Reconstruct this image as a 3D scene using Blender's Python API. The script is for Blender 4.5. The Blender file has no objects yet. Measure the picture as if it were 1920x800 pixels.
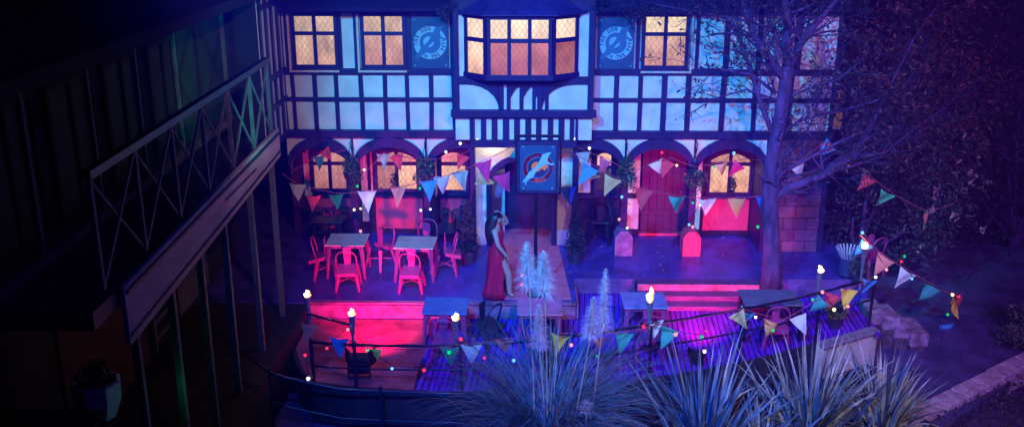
import bpy, math, random
from mathutils import Vector as V, Matrix, noise
R = math.radians; PI = math.pi
rnd = random.Random(7)
sc = bpy.context.scene
col = sc.collection

# ------------------------------------------------------------------ camera
F, PITCH, YAW = 1860.0, R(17.9), R(0.9)
CAM = V((0, -20.3, 7.4))
FW = V((-math.sin(YAW)*math.cos(PITCH), math.cos(YAW)*math.cos(PITCH), -math.sin(PITCH)))
RT = V((math.cos(YAW), math.sin(YAW), 0)); UP = RT.cross(FW)
def ray(x, y): return FW + RT*((x-960)/F) - UP*((y-400)/F)
def at(x, y, Y):
    d = ray(x, y); return CAM + d*((Y-CAM.y)/d.y)
def atz(x, y, Z=0.0):
    d = ray(x, y); return CAM + d*((Z-CAM.z)/d.z)
cd = bpy.data.cameras.new('camera'); cam = bpy.data.objects.new('camera', cd); col.objects.link(cam)
cd.sensor_width = 36; cd.lens = 36*F/1920; cd.clip_end = 2000; cd.clip_start = .1
cam.matrix_world = Matrix.Translation(CAM) @ Matrix((RT, UP, -FW)).transposed().to_4x4()
sc.camera = cam
sc.view_settings.view_transform = 'Standard'; sc.view_settings.look = 'None'; sc.view_settings.exposure = 0
sc.cycles.max_bounces = 5; sc.cycles.diffuse_bounces = 3; sc.cycles.sample_clamp_indirect = 4

# ------------------------------------------------------------------ materials
MATS = {}
def nt(name):
    m = bpy.data.materials.new(name); m.use_nodes = True; t = m.node_tree; t.nodes.clear()
    o = t.nodes.new('ShaderNodeOutputMaterial'); return m, t, o
def mat(name, c, rough=.7, metal=0, var=.25, scale=4, bump=0, bscale=30, c2=None, stretch=None, spec=.5, sub=0, det=5):
    m, t, o = nt(name); N = t.nodes; L = t.links
    b = N.new('ShaderNodeBsdfPrincipled'); L.new(b.outputs[0], o.inputs[0])
    b.inputs['Roughness'].default_value = rough; b.inputs['Metallic'].default_value = metal
    b.inputs['Specular IOR Level'].default_value = spec
    tc = N.new('ShaderNodeTexCoord'); mp = N.new('ShaderNodeMapping'); L.new(tc.outputs['Object'], mp.inputs[0])
    if stretch: mp.inputs['Scale'].default_value = stretch
    n = N.new('ShaderNodeTexNoise'); n.inputs['Scale'].default_value = scale; n.inputs['Detail'].default_value = det
    L.new(mp.outputs[0], n.inputs[0])
    r = N.new('ShaderNodeValToRGB'); L.new(n.outputs[0], r.inputs[0])
    a = c2 if c2 else tuple(x*(1-var) for x in c); hi = c if c2 else tuple(min(1, x*(1+var)) for x in c)
    r.color_ramp.elements[0].position = .32; r.color_ramp.elements[1].position = .68
    r.color_ramp.elements[0].color = (*a, 1); r.color_ramp.elements[1].color = (*hi, 1)
    L.new(r.outputs[0], b.inputs['Base Color'])
    if bump:
        n2 = N.new('ShaderNodeTexNoise'); n2.inputs['Scale'].default_value = bscale; n2.inputs['Detail'].default_value = 4
        L.new(mp.outputs[0], n2.inputs[0]); bp = N.new('ShaderNodeBump'); bp.inputs['Strength'].default_value = bump
        bp.inputs['Distance'].default_value = .02
        L.new(n2.outputs[0], bp.inputs['Height']); L.new(bp.outputs[0], b.inputs['Normal'])
    MATS[name] = m; return m
def emat(name, c, s):
    m, t, o = nt(name); e = t.nodes.new('ShaderNodeEmission'); e.inputs[0].default_value = (*c, 1); e.inputs[1].default_value = s
    t.links.new(e.outputs[0], o.inputs[0]); MATS[name] = m; return m
def brickmat(name, c1, c2, mortar, bw, bh, rot=(R(90), 0, 0), rough=.85, msize=.012, bump=.5, spec=.3):
    m, t, o = nt(name); N = t.nodes; L = t.links
    b = N.new('ShaderNodeBsdfPrincipled'); L.new(b.outputs[0], o.inputs[0]); b.inputs['Roughness'].default_value = rough
    b.inputs['Specular IOR Level'].default_value = spec
    tc = N.new('ShaderNodeTexCoord'); mp = N.new('ShaderNodeMapping'); mp.inputs['Rotation'].default_value = rot
    L.new(tc.outputs['Object'], mp.inputs[0])
    nz = N.new('ShaderNodeTexNoise'); nz.inputs['Scale'].default_value = 2.2; L.new(tc.outputs['Object'], nz.inputs[0])
    k = N.new('ShaderNodeTexBrick'); k.inputs['Scale'].default_value = 1; k.inputs['Brick Width'].default_value = bw
    k.inputs['Row Height'].default_value = bh; k.inputs['Mortar Size'].default_value = msize
    k.inputs['Color1'].default_value = (*c1, 1); k.inputs['Color2'].default_value = (*c2, 1); k.inputs['Mortar'].default_value = (*mortar, 1)
    L.new(mp.outputs[0], k.inputs[0])
    mx = N.new('ShaderNodeMix'); mx.data_type = 'RGBA'; mx.blend_type = 'MULTIPLY'; mx.inputs[0].default_value = .75
    rp = N.new('ShaderNodeValToRGB'); rp.color_ramp.elements[0].position = .3; rp.color_ramp.elements[1].position = .7
    rp.color_ramp.elements[0].color = (.35, .35, .35, 1); L.new(nz.outputs[0], rp.inputs[0])
    L.new(k.outputs[0], mx.inputs[6]); L.new(rp.outputs[0], mx.inputs[7]); L.new(mx.outputs[2], b.inputs['Base Color'])
    bp = N.new('ShaderNodeBump'); bp.inputs['Strength'].default_value = bump; bp.inputs['Distance'].default_value = .01; bp.invert = True
    L.new(k.outputs['Fac'], bp.inputs['Height']); L.new(bp.outputs[0], b.inputs['Normal'])
    MATS[name] = m; return m
def glassmat(name, top, bot, strength, zc, zr, curtain=.5, seed=0., lead=(.10, .03, .08), pitch=(9.0, 6.0), leadw=.10):
    """leaded window of a lit room: diamond lead lines, folds of a curtain, lighter towards the lamps"""
    m, t, o = nt(name); N = t.nodes; L = t.links
    def mth(op, a, b=None):
        n = N.new('ShaderNodeMath'); n.operation = op
        for i, x in enumerate((a, b)):
            if x is None: continue
            if isinstance(x, (int, float)): n.inputs[i].default_value = x
            else: L.new(x, n.inputs[i])
        return n.outputs[0]
    g = N.new('ShaderNodeNewGeometry'); s = N.new('ShaderNodeSeparateXYZ'); L.new(g.outputs['Position'], s.inputs[0])
    x, z = s.outputs[0], s.outputs[2]
    u = mth('ADD', mth('MULTIPLY', x, pitch[0]), mth('MULTIPLY', z, pitch[1])); v = mth('SUBTRACT', mth('MULTIPLY', x, pitch[0]), mth('MULTIPLY', z, pitch[1]))
    line = mth('MAXIMUM', mth('LESS_THAN', mth('FRACT', u), leadw), mth('LESS_THAN', mth('FRACT', v), leadw))
    n1 = N.new('ShaderNodeTexNoise'); n1.inputs['Scale'].default_value = 1.0; n1.inputs['Detail'].default_value = 3
    mp = N.new('ShaderNodeMapping'); mp.inputs['Scale'].default_value = (11, 11, 1.1); mp.inputs['Location'].default_value = (seed, seed*1.7, seed*.3)
    L.new(g.outputs['Position'], mp.inputs[0]); L.new(mp.outputs[0], n1.inputs[0])
    fac = mth('ADD', mth('DIVIDE', mth('SUBTRACT', z, zc), zr), .5)
    f2 = mth('ADD', fac, mth('MULTIPLY', mth('SUBTRACT', n1.outputs[0], .5), curtain*2))
    n2 = N.new('ShaderNodeTexNoise'); n2.inputs['Scale'].default_value = 2.6; n2.inputs['Detail'].default_value = 2
    mp2 = N.new('ShaderNodeMapping'); mp2.inputs['Location'].default_value = (seed*2.3, seed, seed*.7); L.new(g.outputs['Position'], mp2.inputs[0]); L.new(mp2.outputs[0], n2.inputs[0])
    amp = mth('ADD', mth('MULTIPLY', mth('ADD', mth('SUBTRACT', n2.outputs[0], .5), mth('MULTIPLY', mth('SUBTRACT', n1.outputs[0], .5), .5)), 1.2), 1.0)
    rp = N.new('ShaderNodeValToRGB'); rp.color_ramp.elements[0].color = (*bot, 1); rp.color_ramp.elements[1].color = (*top, 1)
    rp.color_ramp.elements[0].position = .15; rp.color_ramp.elements[1].position = .9; L.new(f2, rp.inputs[0])
    mx = N.new('ShaderNodeMix'); mx.data_type = 'RGBA'; L.new(mth('MULTIPLY', line, mth('MULTIPLY', n1.outputs[0], .9)), mx.inputs[0]); L.new(rp.outputs[0], mx.inputs[6]); mx.inputs[7].default_value = (*lead, 1)
    e = N.new('ShaderNodeEmission'); L.new(mx.outputs[2], e.inputs[0]); L.new(mth('MULTIPLY', amp, strength), e.inputs[1])
    gl = N.new('ShaderNodeBsdfGlossy'); gl.inputs[0].default_value = (.04, .04, .04, 1); gl.inputs['Roughness'].default_value = .15
    ad = N.new('ShaderNodeAddShader'); L.new(e.outputs[0], ad.inputs[0]); L.new(gl.outputs[0], ad.inputs[1]); L.new(ad.outputs[0], o.inputs[0])
    MATS[name] = m; return m

plaster = mat('plaster', (.72, .72, .72), .85, var=.16, det=9, scale=2.2, bump=.15, bscale=60)
timber = mat('timber', (.012, .002, .075), .55, var=.35, scale=6, bump=.3, bscale=40, stretch=(1, 1, .3))
timberd = mat('timber_dark', (.014, .004, .06), .6, var=.35, scale=6, bump=.3, bscale=40)
paleframe = mat('pale_paint', (.75, .52, .48), .6, var=.1)
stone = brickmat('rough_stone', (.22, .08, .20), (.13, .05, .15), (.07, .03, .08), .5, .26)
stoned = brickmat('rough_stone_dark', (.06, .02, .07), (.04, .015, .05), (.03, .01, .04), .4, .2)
apron = mat('apron_plaster_magenta_lit', (.72, .05, .15), .85, var=.12, scale=3, bump=.3, bscale=50)  # white plaster; the magenta floodlight on it is put into the colour
brickr = brickmat('red_brick', (.10, .028, .022), (.07, .02, .018), (.04, .03, .03), .22, .075, rot=(R(90), 0, R(90)))
roofm = brickmat('roof_tiles', (.018, .008, .05), (.012, .005, .04), (.005, .003, .015), .25, .16, rot=(0, 0, 0))
leadroof = mat('lead_roof', (.035, .02, .15), .45, var=.3, scale=7)
wingplaster = mat('wing_plaster', (.012, .009, .009), .9, var=.3, scale=2)  # near-black base: the gloom of the unlit wing is put into the colour
wingpaint = mat('wing_paint', (.11, .11, .12), .7, var=.25, scale=5, bump=.2)
wingfascia = mat('wing_fascia', (.55, .40, .40), .75, var=.3, scale=3, bump=.3, bscale=25, stretch=(1, .25, 1))
black = mat('black_iron', (.006, .004, .012), .4, var=.3)
blackm = mat('black_plastic', (.008, .006, .012), .5, var=.3)
railm = mat('rail_iron', (.012, .010, .035), .3, var=.3, spec=.8)
chairm = mat('chair_paint', (.36, .035, .20), .4, var=.12, scale=8)
chaird = mat('chair_paint_dark', (.012, .015, .035), .4, var=.2)
tablem = mat('table_zinc', (.62, .34, .38), .45, var=.22, scale=5, bump=.05)
tablelegm = mat('table_leg_paint', (.32, .05, .22), .45, var=.15)
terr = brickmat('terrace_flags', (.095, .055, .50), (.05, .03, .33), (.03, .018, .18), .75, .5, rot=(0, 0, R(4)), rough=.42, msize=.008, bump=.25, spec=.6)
riserm = mat('riser_stone', (.30, .09, .20), .8, var=.5, scale=5, bump=.6, det=8)
woodm = mat('weathered_step_wood', (.10, .03, .15), .6, var=.45, scale=3, stretch=(1, 9, 9), bump=.3)
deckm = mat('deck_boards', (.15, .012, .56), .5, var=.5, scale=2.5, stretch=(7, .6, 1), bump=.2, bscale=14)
gapm = mat('deck_gap', (.05, .015, .16), .9)
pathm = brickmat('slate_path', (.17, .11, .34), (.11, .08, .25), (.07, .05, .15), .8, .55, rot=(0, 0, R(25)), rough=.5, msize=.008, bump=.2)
soil = mat('soil', (.022, .016, .02), .95, var=.5, scale=3, bump=.6, bscale=8)
creamw = mat('cream_wall', (.55, .52, .46), .85, var=.18, scale=3, bump=.3)
capm = mat('ledge_stone', (.25, .20, .26), .8, var=.3, scale=8, bump=.4)
kerbm = mat('kerb_stone', (.62, .44, .52), .85, var=.35, scale=7, bump=.9, bscale=9, det=8)
matm = mat('carpet', (.62, .12, .26), .95, var=.18, scale=6, bump=.3, bscale=90)
bark = mat('bark', (.085, .030, .13), .9, var=.5, scale=9, bump=.8, bscale=25, stretch=(1, 1, .35))
twigm = mat('twigs', (.035, .012, .08), .9, var=.4)
leafd = mat('leaves_dark', (.030, .022, .032), .6, var=.6, scale=3)
leafm = mat('leaves_mid', (.075, .06, .075), .55, var=.6, scale=3)
leafr = mat('leaves_russet', (.075, .020, .035), .6, var=.6, scale=3)
blossom = mat('pale_blossom', (.45, .28, .30), .7, var=.4, scale=6)
basketl = mat('basket_leaves', (.05, .08, .045), .6, var=.6, scale=14)
flax = mat('flax_leaf', (.14, .26, .36), .42, var=.55, scale=5, stretch=(1, 1, .4))
flax2 = mat('flax_leaf_pale', (.46, .52, .42), .42, var=.5, scale=5, stretch=(1, 1, .4))
flax3 = mat('flax_leaf_dark', (.07, .11, .17), .4, var=.6, scale=5)
pampl = mat('pampas_leaf', (.07, .25, .32), .5, var=.6, scale=6)
pampp = mat('pampas_plume', (.86, .78, .86), .9, var=.25, scale=9)
pamps = mat('pampas_stem', (.45, .43, .36), .6, var=.2)
skin = mat('skin', (.40, .26, .25), .55, var=.06)
hairm = mat('hair', (.012, .006, .014), .4, var=.4, scale=30, stretch=(1, 1, .1))
dressm = mat('red_satin', (.48, .010, .06), .32, var=.25, scale=5, spec=.7, stretch=(1, 1, .2))
signb = mat('sign_blue', (.012, .07, .17), .5, var=.12)
signp = mat('sign_pale_blue', (.22, .52, .62), .5, var=.1)
signm = mat('sign_mid_blue', (.03, .15, .30), .5, var=.1)
signt = mat('sign_navy', (.02, .025, .09), .5)
signglow = emat('sign_red_glow', (.40, .02, .08), .25)  # glowing plates stand in for light seen through the sign's cut-out ring
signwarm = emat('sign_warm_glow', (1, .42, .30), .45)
binm = mat('bin_paint', (.03, .05, .16), .35, var=.2)
binw = mat('bin_white', (.34, .32, .46), .5)
potm = mat('pot_glaze', (.03, .025, .05), .4)
whitepot = mat('white_planter', (.8, .78, .76), .6, var=.12)
torchm = mat('torch_metal', (.30, .28, .40), .3, metal=.6)
doorm = mat('door_paint', (.045, .008, .05), .45, var=.3, scale=4, stretch=(6, 1, .5))
cable = mat('cable', (.02, .012, .02), .6)
ribbon = mat('bunting_ribbon', (.45, .06, .12), .7)
def cloth(n, c): return mat('pennant_'+n, c, .8, var=.12, scale=9, bump=.15, bscale=25)
PC = {k: cloth(k, v) for k, v in dict(white=(.72, .70, .70), cream=(.75, .66, .45), tan=(.66, .45, .20), coral=(.70, .22, .17), pink=(.78, .10, .22),
      red=(.66, .05, .08), magenta=(.78, .03, .22), blue=(.05, .28, .62), navy=(.03, .12, .55), teal=(.04, .36, .30), green=(.05, .34, .18), lilac=(.62, .48, .66), grey=(.42, .40, .40), yellow=(.75, .55, .06), orange=(.72, .30, .10)).items()}
BULB = {k: emat('bulb_'+k, v, s) for k, (v, s) in dict(white=((.9, .85, 1), 2.2), warm=((1, .72, .42), 2.2), red=((1, .03, .10), 1.6), pink=((1, .25, .40), 1.8), green=((.0, .75, .30), 1.1), blue=((.12, .40, 1), 2.2)).items()}
flame = emat('flame', (1, .66, .36), 9)
flameo = emat('flame_outer', (1, .36, .10), 2.2)
lens = emat('lamp_lens', (1, .02, .3), 6)

gl_cream = [glassmat(f'leaded_cream_{i}', (.90, .60, .42), (.76, .42, .30), .80, 4.5, 1.2, .55, 3.1*i+1) for i in range(2)]
gl_peach = [glassmat(f'leaded_peach_{i}', (.90, .56, .43), (.74, .34, .30), .85, 4.5, 1.2, .6, 2.7*i+5) for i in range(2)]
gl_bright = glassmat('leaded_bright', (1, .76, .56), (1, .54, .40), 1.0, 4.5, 1.2, .5, 8.8)
gl_bayt = glassmat('leaded_bay_top', (1, .78, .62), (.98, .66, .52), 1.1, 4.85, .6, .5, 1.3)
gl_bayb = glassmat('leaded_bay_low', (.60, .16, .24), (.85, .30, .30), .78, 4.25, -1.2, .5, 4.9, lead=(.22, .08, .30))
gl_bayr = glassmat('leaded_bay_red', (.50, .14, .08), (.60, .20, .18), .75, 4.3, .8, .8, 9.9)
gl_pub = [glassmat(f'leaded_pub_{i}', (.85, .36, .30), (.66, .22, .22), .75, 1.5, .9, .7, 2.2*i+3) for i in range(3)]
gl_pubb = glassmat('leaded_pub_bright', (1, .64, .44), (.95, .42, .30), .95, 1.4, .9, .9, 6.1)
gl_pubd = glassmat('leaded_pub_dim', (.55, .45, .42), (.05, .03, .06), .75, 1.65, .5, .6, 7.7)

# ------------------------------------------------------------------ helpers
class MB:
    def __init__(s): s.v = []; s.f = []
    def quad(s, *p):
        n = len(s.v); s.v += [tuple(q) for q in p]; s.f.append(tuple(range(n, n+len(p)))); return s
    def box(s, x0, x1, y0, y1, z0, z1):
        n = len(s.v)
        s.v += [(x, y, z) for z in (z0, z1) for y in (y0, y1) for x in (x0, x1)]
        s.f += [tuple(n+i for i in q) for q in ((0, 2, 3, 1), (4, 5, 7, 6), (0, 1, 5, 4), (2, 6, 7, 3), (0, 4, 6, 2), (1, 3, 7, 5))]; return s
    def obox(s, M, sx, sy, sz):
        n = len(s.v)
        for z in (-.5, .5):
            for y in (-.5, .5):
                for x in (-.5, .5): s.v.append(tuple(M @ V((x*sx, y*sy, z*sz))))
        s.f += [tuple(n+i for i in q) for q in ((0, 2, 3, 1), (4, 5, 7, 6), (0, 1, 5, 4), (2, 6, 7, 3), (0, 4, 6, 2), (1, 3, 7, 5))]; return s
    def bar(s, a, b, w, h=None, upv=(0, 0, 1), w2=None, h2=None):
        a, b = V(a), V(b); h = h or w; d = (b-a).normalized(); u = V(upv)
        if abs(d.dot(u)) > .97: u = V((0, 1, 0))
        x = d.cross(u).normalized(); y = x.cross(d); n = len(s.v); w2 = w2 or w; h2 = h2 or h
        for p, ww, hh in ((a, w, h), (b, w2, h2)):
            for i, j in ((-1, -1), (1, -1), (1, 1), (-1, 1)): s.v.append(tuple(p+x*(i*ww/2)+y*(j*hh/2)))
        s.f += [tuple(n+i for i in q) for q in ((3, 2, 1, 0), (4, 5, 6, 7), (0, 1, 5, 4), (1, 2, 6, 5), (2, 3, 7, 6), (3, 0, 4, 7))]; return s
    def tube(s, pts, rad, k=6, cap=True):
        pts = [V(p) for p in pts]; rr = rad if isinstance(rad, (list, tuple)) else [rad]*len(pts)
        prev = None; base = len(s.v)
        for i, p in enumerate(pts):
            d = (pts[min(i+1, len(pts)-1)]-pts[max(i-1, 0)])
            d = d.normalized() if d.length > 1e-9 else V((0, 0, 1))
            if prev is None:
                u = V((0, 0, 1)) if abs(d.z) < .9 else V((1, 0, 0)); x = d.cross(u).normalized()
            else:
                x = (prev-d*prev.dot(d)); x = x.normalized() if x.length > 1e-6 else d.orthogonal().normalized()
            prev = x; y = d.cross(x)
            for j in range(k):
                a = 2*PI*j/k; s.v.append(tuple(p+(x*math.cos(a)+y*math.sin(a))*rr[i]))
        for i in range(len(pts)-1):
            for j in range(k):
                a = base+i*k+j; b = base+i*k+(j+1) % k; s.f.append((a, b, b+k, a+k))
        if cap:
            s.f.append(tuple(base+j for j in range(k))[::-1]); s.f.append(tuple(base+(len(pts)-1)*k+j for j in range(k)))
        return s
    def lathe(s, prof, k=16, c=(0, 0, 0), a0=0, sx=1, sy=1):
        base = len(s.v); c = V(c)
        for r, z in prof:
            for j in range(k):
                a = a0+2*PI*j/k; s.v.append((c.x+r*sx*math.cos(a), c.y+r*sy*math.sin(a), c.z+z))
        for i in range(len(prof)-1):
            for j in range(k):
                a = base+i*k+j; b = base+i*k+(j+1) % k; s.f.append((a, b, b+k, a+k))
        s.f.append(tuple(base+j for j in range(k))[::-1]); s.f.append(tuple(base+(len(prof)-1)*k+j for j in range(k))); return s
    def prism(s, poly, a0, a1, axis='y'):
        n = len(s.v); k = len(poly)
        f = {'y': lambda p, a: (p[0], a, p[1]), 'z': lambda p, a: (p[0], p[1], a), 'x': lambda p, a: (a, p[0], p[1])}[axis]
        s.v += [f(p, a0) for p in poly]+[f(p, a1) for p in poly]
        s.f.append(tuple(range(n, n+k))); s.f.append(tuple(range(n+2*k-1, n+k-1, -1)))
        for i in range(k): s.f.append((n+i, n+(i+1) % k, n+k+(i+1) % k, n+k+i))
        return s
    def strip(s, outer, inner, y0, y1, yaxis='y'):
        for i in range(len(outer)-1): s.prism([outer[i], outer[i+1], inner[i+1], inner[i]], y0, y1, yaxis)
        return s
    def ball(s, c, r, k=8, m=5, sz=1):
        return s.lathe([(max(r*math.sin(PI*i/m), r*.02), -r*sz*math.cos(PI*i/m)) for i in range(m+1)], k, c)
    def mesh(s, name):
        me = bpy.data.meshes.new(name); me.from_pydata(s.v, [], s.f); me.update(); return me
    def build(s, name, m, parent=None, smooth=False, bevel=0, loc=None):
        me = s.mesh(name)
        import bmesh
        if len(s.f) < 6000:
            bm = bmesh.new(); bm.from_mesh(me); bmesh.ops.recalc_face_normals(bm, faces=bm.faces); bm.to_mesh(me); bm.free()
        me.materials.append(m); o = bpy.data.objects.new(name, me); col.objects.link(o)
        if parent: o.parent = parent
        if loc: o.location = loc
        if smooth: me.polygons.foreach_set('use_smooth', [True]*len(me.polygons))
        if bevel:
            b = o.modifiers.new('bevel', 'BEVEL'); b.width = bevel; b.segments = 2; b.limit_method = 'ANGLE'
        return o
def tag(o, label=None, cat=None, group=None, kind=None):
    if label: o['label'] = label
    if cat: o['category'] = cat
    if group: o['group'] = group
    if kind: o['kind'] = kind
    return o
def thing(name, label, cat, loc=(0, 0, 0), rz=0, group=None):
    o = bpy.data.objects.new(name, None); col.objects.link(o); o.location = loc; o.rotation_euler = (0, 0, rz)
    o.empty_display_size = .1
    return tag(o, label, cat, group)
def copy_tree(o, parent=None):
    c = o.copy(); col.objects.link(c)
    if parent: c.parent = parent
    for ch in list(o.children): copy_tree(ch, c)
    return c
def structure(o): o['kind'] = 'structure'; return o
def arc(cx, cz, rx, rz, a0, a1, n=16): return [(cx+rx*math.cos(R(a0+(a1-a0)*i/n)), cz+rz*math.sin(R(a0+(a1-a0)*i/n))) for i in range(n+1)]

# ------------------------------------------------------------------ ground levels
EDGE = [(-4.1, -4.3), (-3.85, -5.0), (-3.50, -5.57), (-2.78, -5.74), (-1.9, -5.84), (-1.08, -5.88), (-.2, -5.84), (.51, -5.73), (1.3, -5.57), (2.06, -5.36), (2.85, -5.08), (3.65, -4.76), (4.45, -4.36), (5.21, -3.91), (5.8, -3.56), (6.45, -3.18)]
structure(MB().quad((-400, -400, -1.35), (400, -400, -1.35), (400, 500, -1.35), (-400, 500, -1.35)).build('ground', mat('rough_ground', (.10, .06, .18), .95, var=.5, scale=1.5, bump=.5, bscale=6)))
t = MB()
t.prism([(-9, -2.96), (.95, -2.96), (.95, -1.66), (6.9, -1.66), (6.9, 4), (-9, 4)], -1.3, 0, 'z')
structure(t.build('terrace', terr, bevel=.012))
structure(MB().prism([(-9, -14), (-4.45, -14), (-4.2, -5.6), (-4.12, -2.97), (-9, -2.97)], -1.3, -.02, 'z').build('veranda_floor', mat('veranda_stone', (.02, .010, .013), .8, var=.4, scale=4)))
# risers: pale edging stones of the two steps down to the deck
structure(MB().box(-4.1, .93, -3.00, -2.962, -.30, -.03).box(-4.1, .94, -3.04, -2.90, .003, .035).box(.952, .99, -2.95, -1.70, -.3, -.03).build('step_riser', riserm, bevel=.01))
st = MB()
for i, (y0, z) in enumerate(((-1.66, .02), (-1.98, -.10), (-2.26, -.20))): st.box(2.2, 4.7, y0-.30, y0+.01, -.3, z-.004)
structure(st.build('timber_steps', woodm, bevel=.015))
structure(MB().box(2.2, 4.7, -1.99, -1.962, -.12, .024).build('step_nosing', riserm, bevel=.008))
structure(MB().box(1.0, 2.19, -1.70, -1.664, -.3, .015).box(4.71, 6.6, -1.72, -1.664, -.3, .03).build('terrace_edging', mat('edging_stone', (.12, .04, .20), .7, var=.4, scale=5), bevel=.01))
# deck: boards run about four degrees off the wall's normal
ang = R(-3.6); ca, sa = math.cos(ang), math.sin(ang)
def inside(x, y):
    if y > (-2.98 if x < .97 else -1.7): return False
    if x < -4.1 or x > 6.5: return False
    for i in range(len(EDGE)-1):
        (xa, ya), (xb, yb) = EDGE[i], EDGE[i+1]
        if xa <= x <= xb: return y > ya+(yb-ya)*(x-xa)/(xb-xa)
    return y > -4.3
dk = MB(); u = -5.4
while u < 7.2:
    seg = None; v = -6.4
    def pt(uu, vv): return (uu*ca-vv*sa, uu*sa+vv*ca)
    prevp = None; start = None
    while v < -.9:
        x, y = pt(u+.035, v); ok = inside(x, y) and x > -1.78
        if ok and start is None: start = v
        if (not ok) and start is not None:
            a, b = start, v-.02
            z = -.30+rnd.uniform(-.006, .004)
            dk.prism([pt(u, a), pt(u+.074, a), pt(u+.074, b), pt(u, b)], z-.03, z, 'z'); start = None
        v += .02
    u += .097
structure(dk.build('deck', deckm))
structure(MB().prism([p for p in EDGE if p[0] < -1.9]+[(-1.84, -5.84), (-1.80, -3.04), (-4.1, -3.04)], -.34, -.298, 'z').build('deck_paving', mat('paving_concrete_magenta_lit', (.40, .07, .12), .55, var=.55, scale=2.6, bump=.5, det=9, bscale=12)))  # reddened base colour holds part of the magenta pool of light
structure(MB().prism(EDGE+[(6.45, -1.75), (1.0, -1.75), (1.0, -3.06), (-4.1, -3.06)], -.45, -.338, 'z').build('deck_subfloor', gapm))
def offs(poly, d):
    out = []
    for i, p in enumerate(poly):
        a = V(poly[max(0, i-1)]); b = V(poly[min(len(poly)-1, i+1)]); t_ = (b-a).normalized(); n_ = V((t_.y, -t_.x)); out.append(tuple(V(p)+n_*d))
    return out
o1, o0 = offs(EDGE, .07), offs(EDGE, .005)
structure(MB().strip(o1[:14], o0[:14], -1.05, -.29, 'z').build('deck_skirt', mat('skirt_boards', (.03, .022, .035), .7, var=.4, scale=5, stretch=(1, 1, 4))))
rw = thing('retaining_wall', 'curved cream rendered retaining wall below the right end of the deck', 'wall', (5.8, -3.6, -1.1))
b_ = MB().strip(offs(EDGE, .16)[13:], o0[13:], -1.2, -.362, 'z'); o_ = b_.build('wall_face', creamw); o_.parent = rw; o_.location = -rw.location
b_ = MB().strip(offs(EDGE, .24)[13:], offs(EDGE, .0)[13:], -.36, -.296, 'z'); o_ = b_.build('ledge', capm, bevel=.02); o_.parent = rw; o_.location = -rw.location
# lower walk and right hand path
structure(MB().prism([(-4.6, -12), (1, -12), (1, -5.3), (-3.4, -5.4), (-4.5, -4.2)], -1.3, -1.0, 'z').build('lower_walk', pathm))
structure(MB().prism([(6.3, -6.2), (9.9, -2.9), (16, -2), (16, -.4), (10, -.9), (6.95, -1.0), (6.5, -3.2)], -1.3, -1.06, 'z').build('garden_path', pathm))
bed = MB().prism([(-.9, -11), (9, -11), (6.6, -5.2), (6.4, -3.3), (5.2, -4.0), (3.6, -4.9), (2, -5.5), (0, -5.95), (-.9, -5.95)], -1.3, -.98, 'z')
structure(bed.build('planting_bed', soil))

# ------------------------------------------------------------------ main building
pub = thing('pub_building', 'two storey half timbered pub with white plaster panels and lit leaded windows', 'building', (0, 0, 0))
w = MB()
w.box(-5.12, 6.34, .0, .35, 2.56, 5.35)
w.build('upper_wall', plaster, pub)
w = MB().box(-5.1, -5.02, -1.75, 0, 2.56, 6.2); w.build('return_wall', plaster, pub)
XL = [-5.03, -4.83, -4.45, -4.36, -3.99, -3.91, -3.48, -3.39, -2.99, -2.91, -2.53, -2.45, -2.04, -1.95, -1.56]
XR = [1.40, 1.79, 1.89, 2.29, 2.38, 2.77, 2.88, 3.26, 3.37, 3.98, 4.09, 4.64, 4.73, 5.32, 5.46, 6.27]
tf = MB(); y0, y1 = -.055, .003
def rail(z0, z1, d=0):
    tf.box(-5.12, -1.45, y0-d, y1, z0, z1); tf.box(1.30, 6.35, y0-d, y1, z0, z1)
rail(2.52, 2.68, .05); rail(3.285, 3.365, .012); rail(3.845, 3.965, .02); rail(5.085, 5.3, .03)
for a, b in zip(XL[1::2], XL[2::2]): pass
for xs in (XL, XR):
    gaps = []
    k = 1
    if xs is XL: studs = [(-5.12, -5.03)]+[(xs[i], xs[i+1]) for i in range(2, len(xs)-1, 2)]+[(-4.83-.0, -4.83+.01)]
    else: studs = [(xs[i], xs[i+1]) for i in range(1, len(xs)-1, 2)]+[(6.26, 6.35)]
    if xs is XL: studs = [(-5.12, -5.0), (-4.89, -4.82)]+[(-4.45, -4.36), (-3.99, -3.905), (-3.48, -3.39), (-2.99, -2.905), (-2.53, -2.45), (-2.04, -1.95), (-1.56, -1.45)]
    for a, b in studs:
        for z0, z1 in ((2.68, 3.285), (3.365, 3.845)): j1, j2 = rnd.uniform(-.010, .010), rnd.uniform(-.010, .010); tf.prism([(a+j1, z0), (b+j1, z0), (b+j2, z1), (a+j2, z1)], y0, y1)
for a, b in ((-5.12, -5.0), (-4.95, -4.86), (-3.85, -3.79), (-3.54, -3.47), (-2.47, -2.37), (-1.58, -1.45), (1.3, 1.38), (2.2, 2.28), (3.41, 3.48), (3.985, 4.10), (4.655, 4.76), (5.41, 5.56), (6.27, 6.35)):
    tf.box(a, b, y0, y1, 3.965, 5.09)
tf.box(-5.35, 6.6, -.16, -.06, 5.12, 5.20)
# end return
for yy in (-1.75, -1.32, -.9, -.46): tf.box(-5.018, -4.975, yy, yy+.13, 2.6, 6.2)
for zz in (2.6, 3.32, 3.9, 5.3): tf.box(-5.018, -4.965, -1.75, -.06, zz, zz+.10)
tf.build('timber_frame', timber, pub, bevel=.008)
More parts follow.
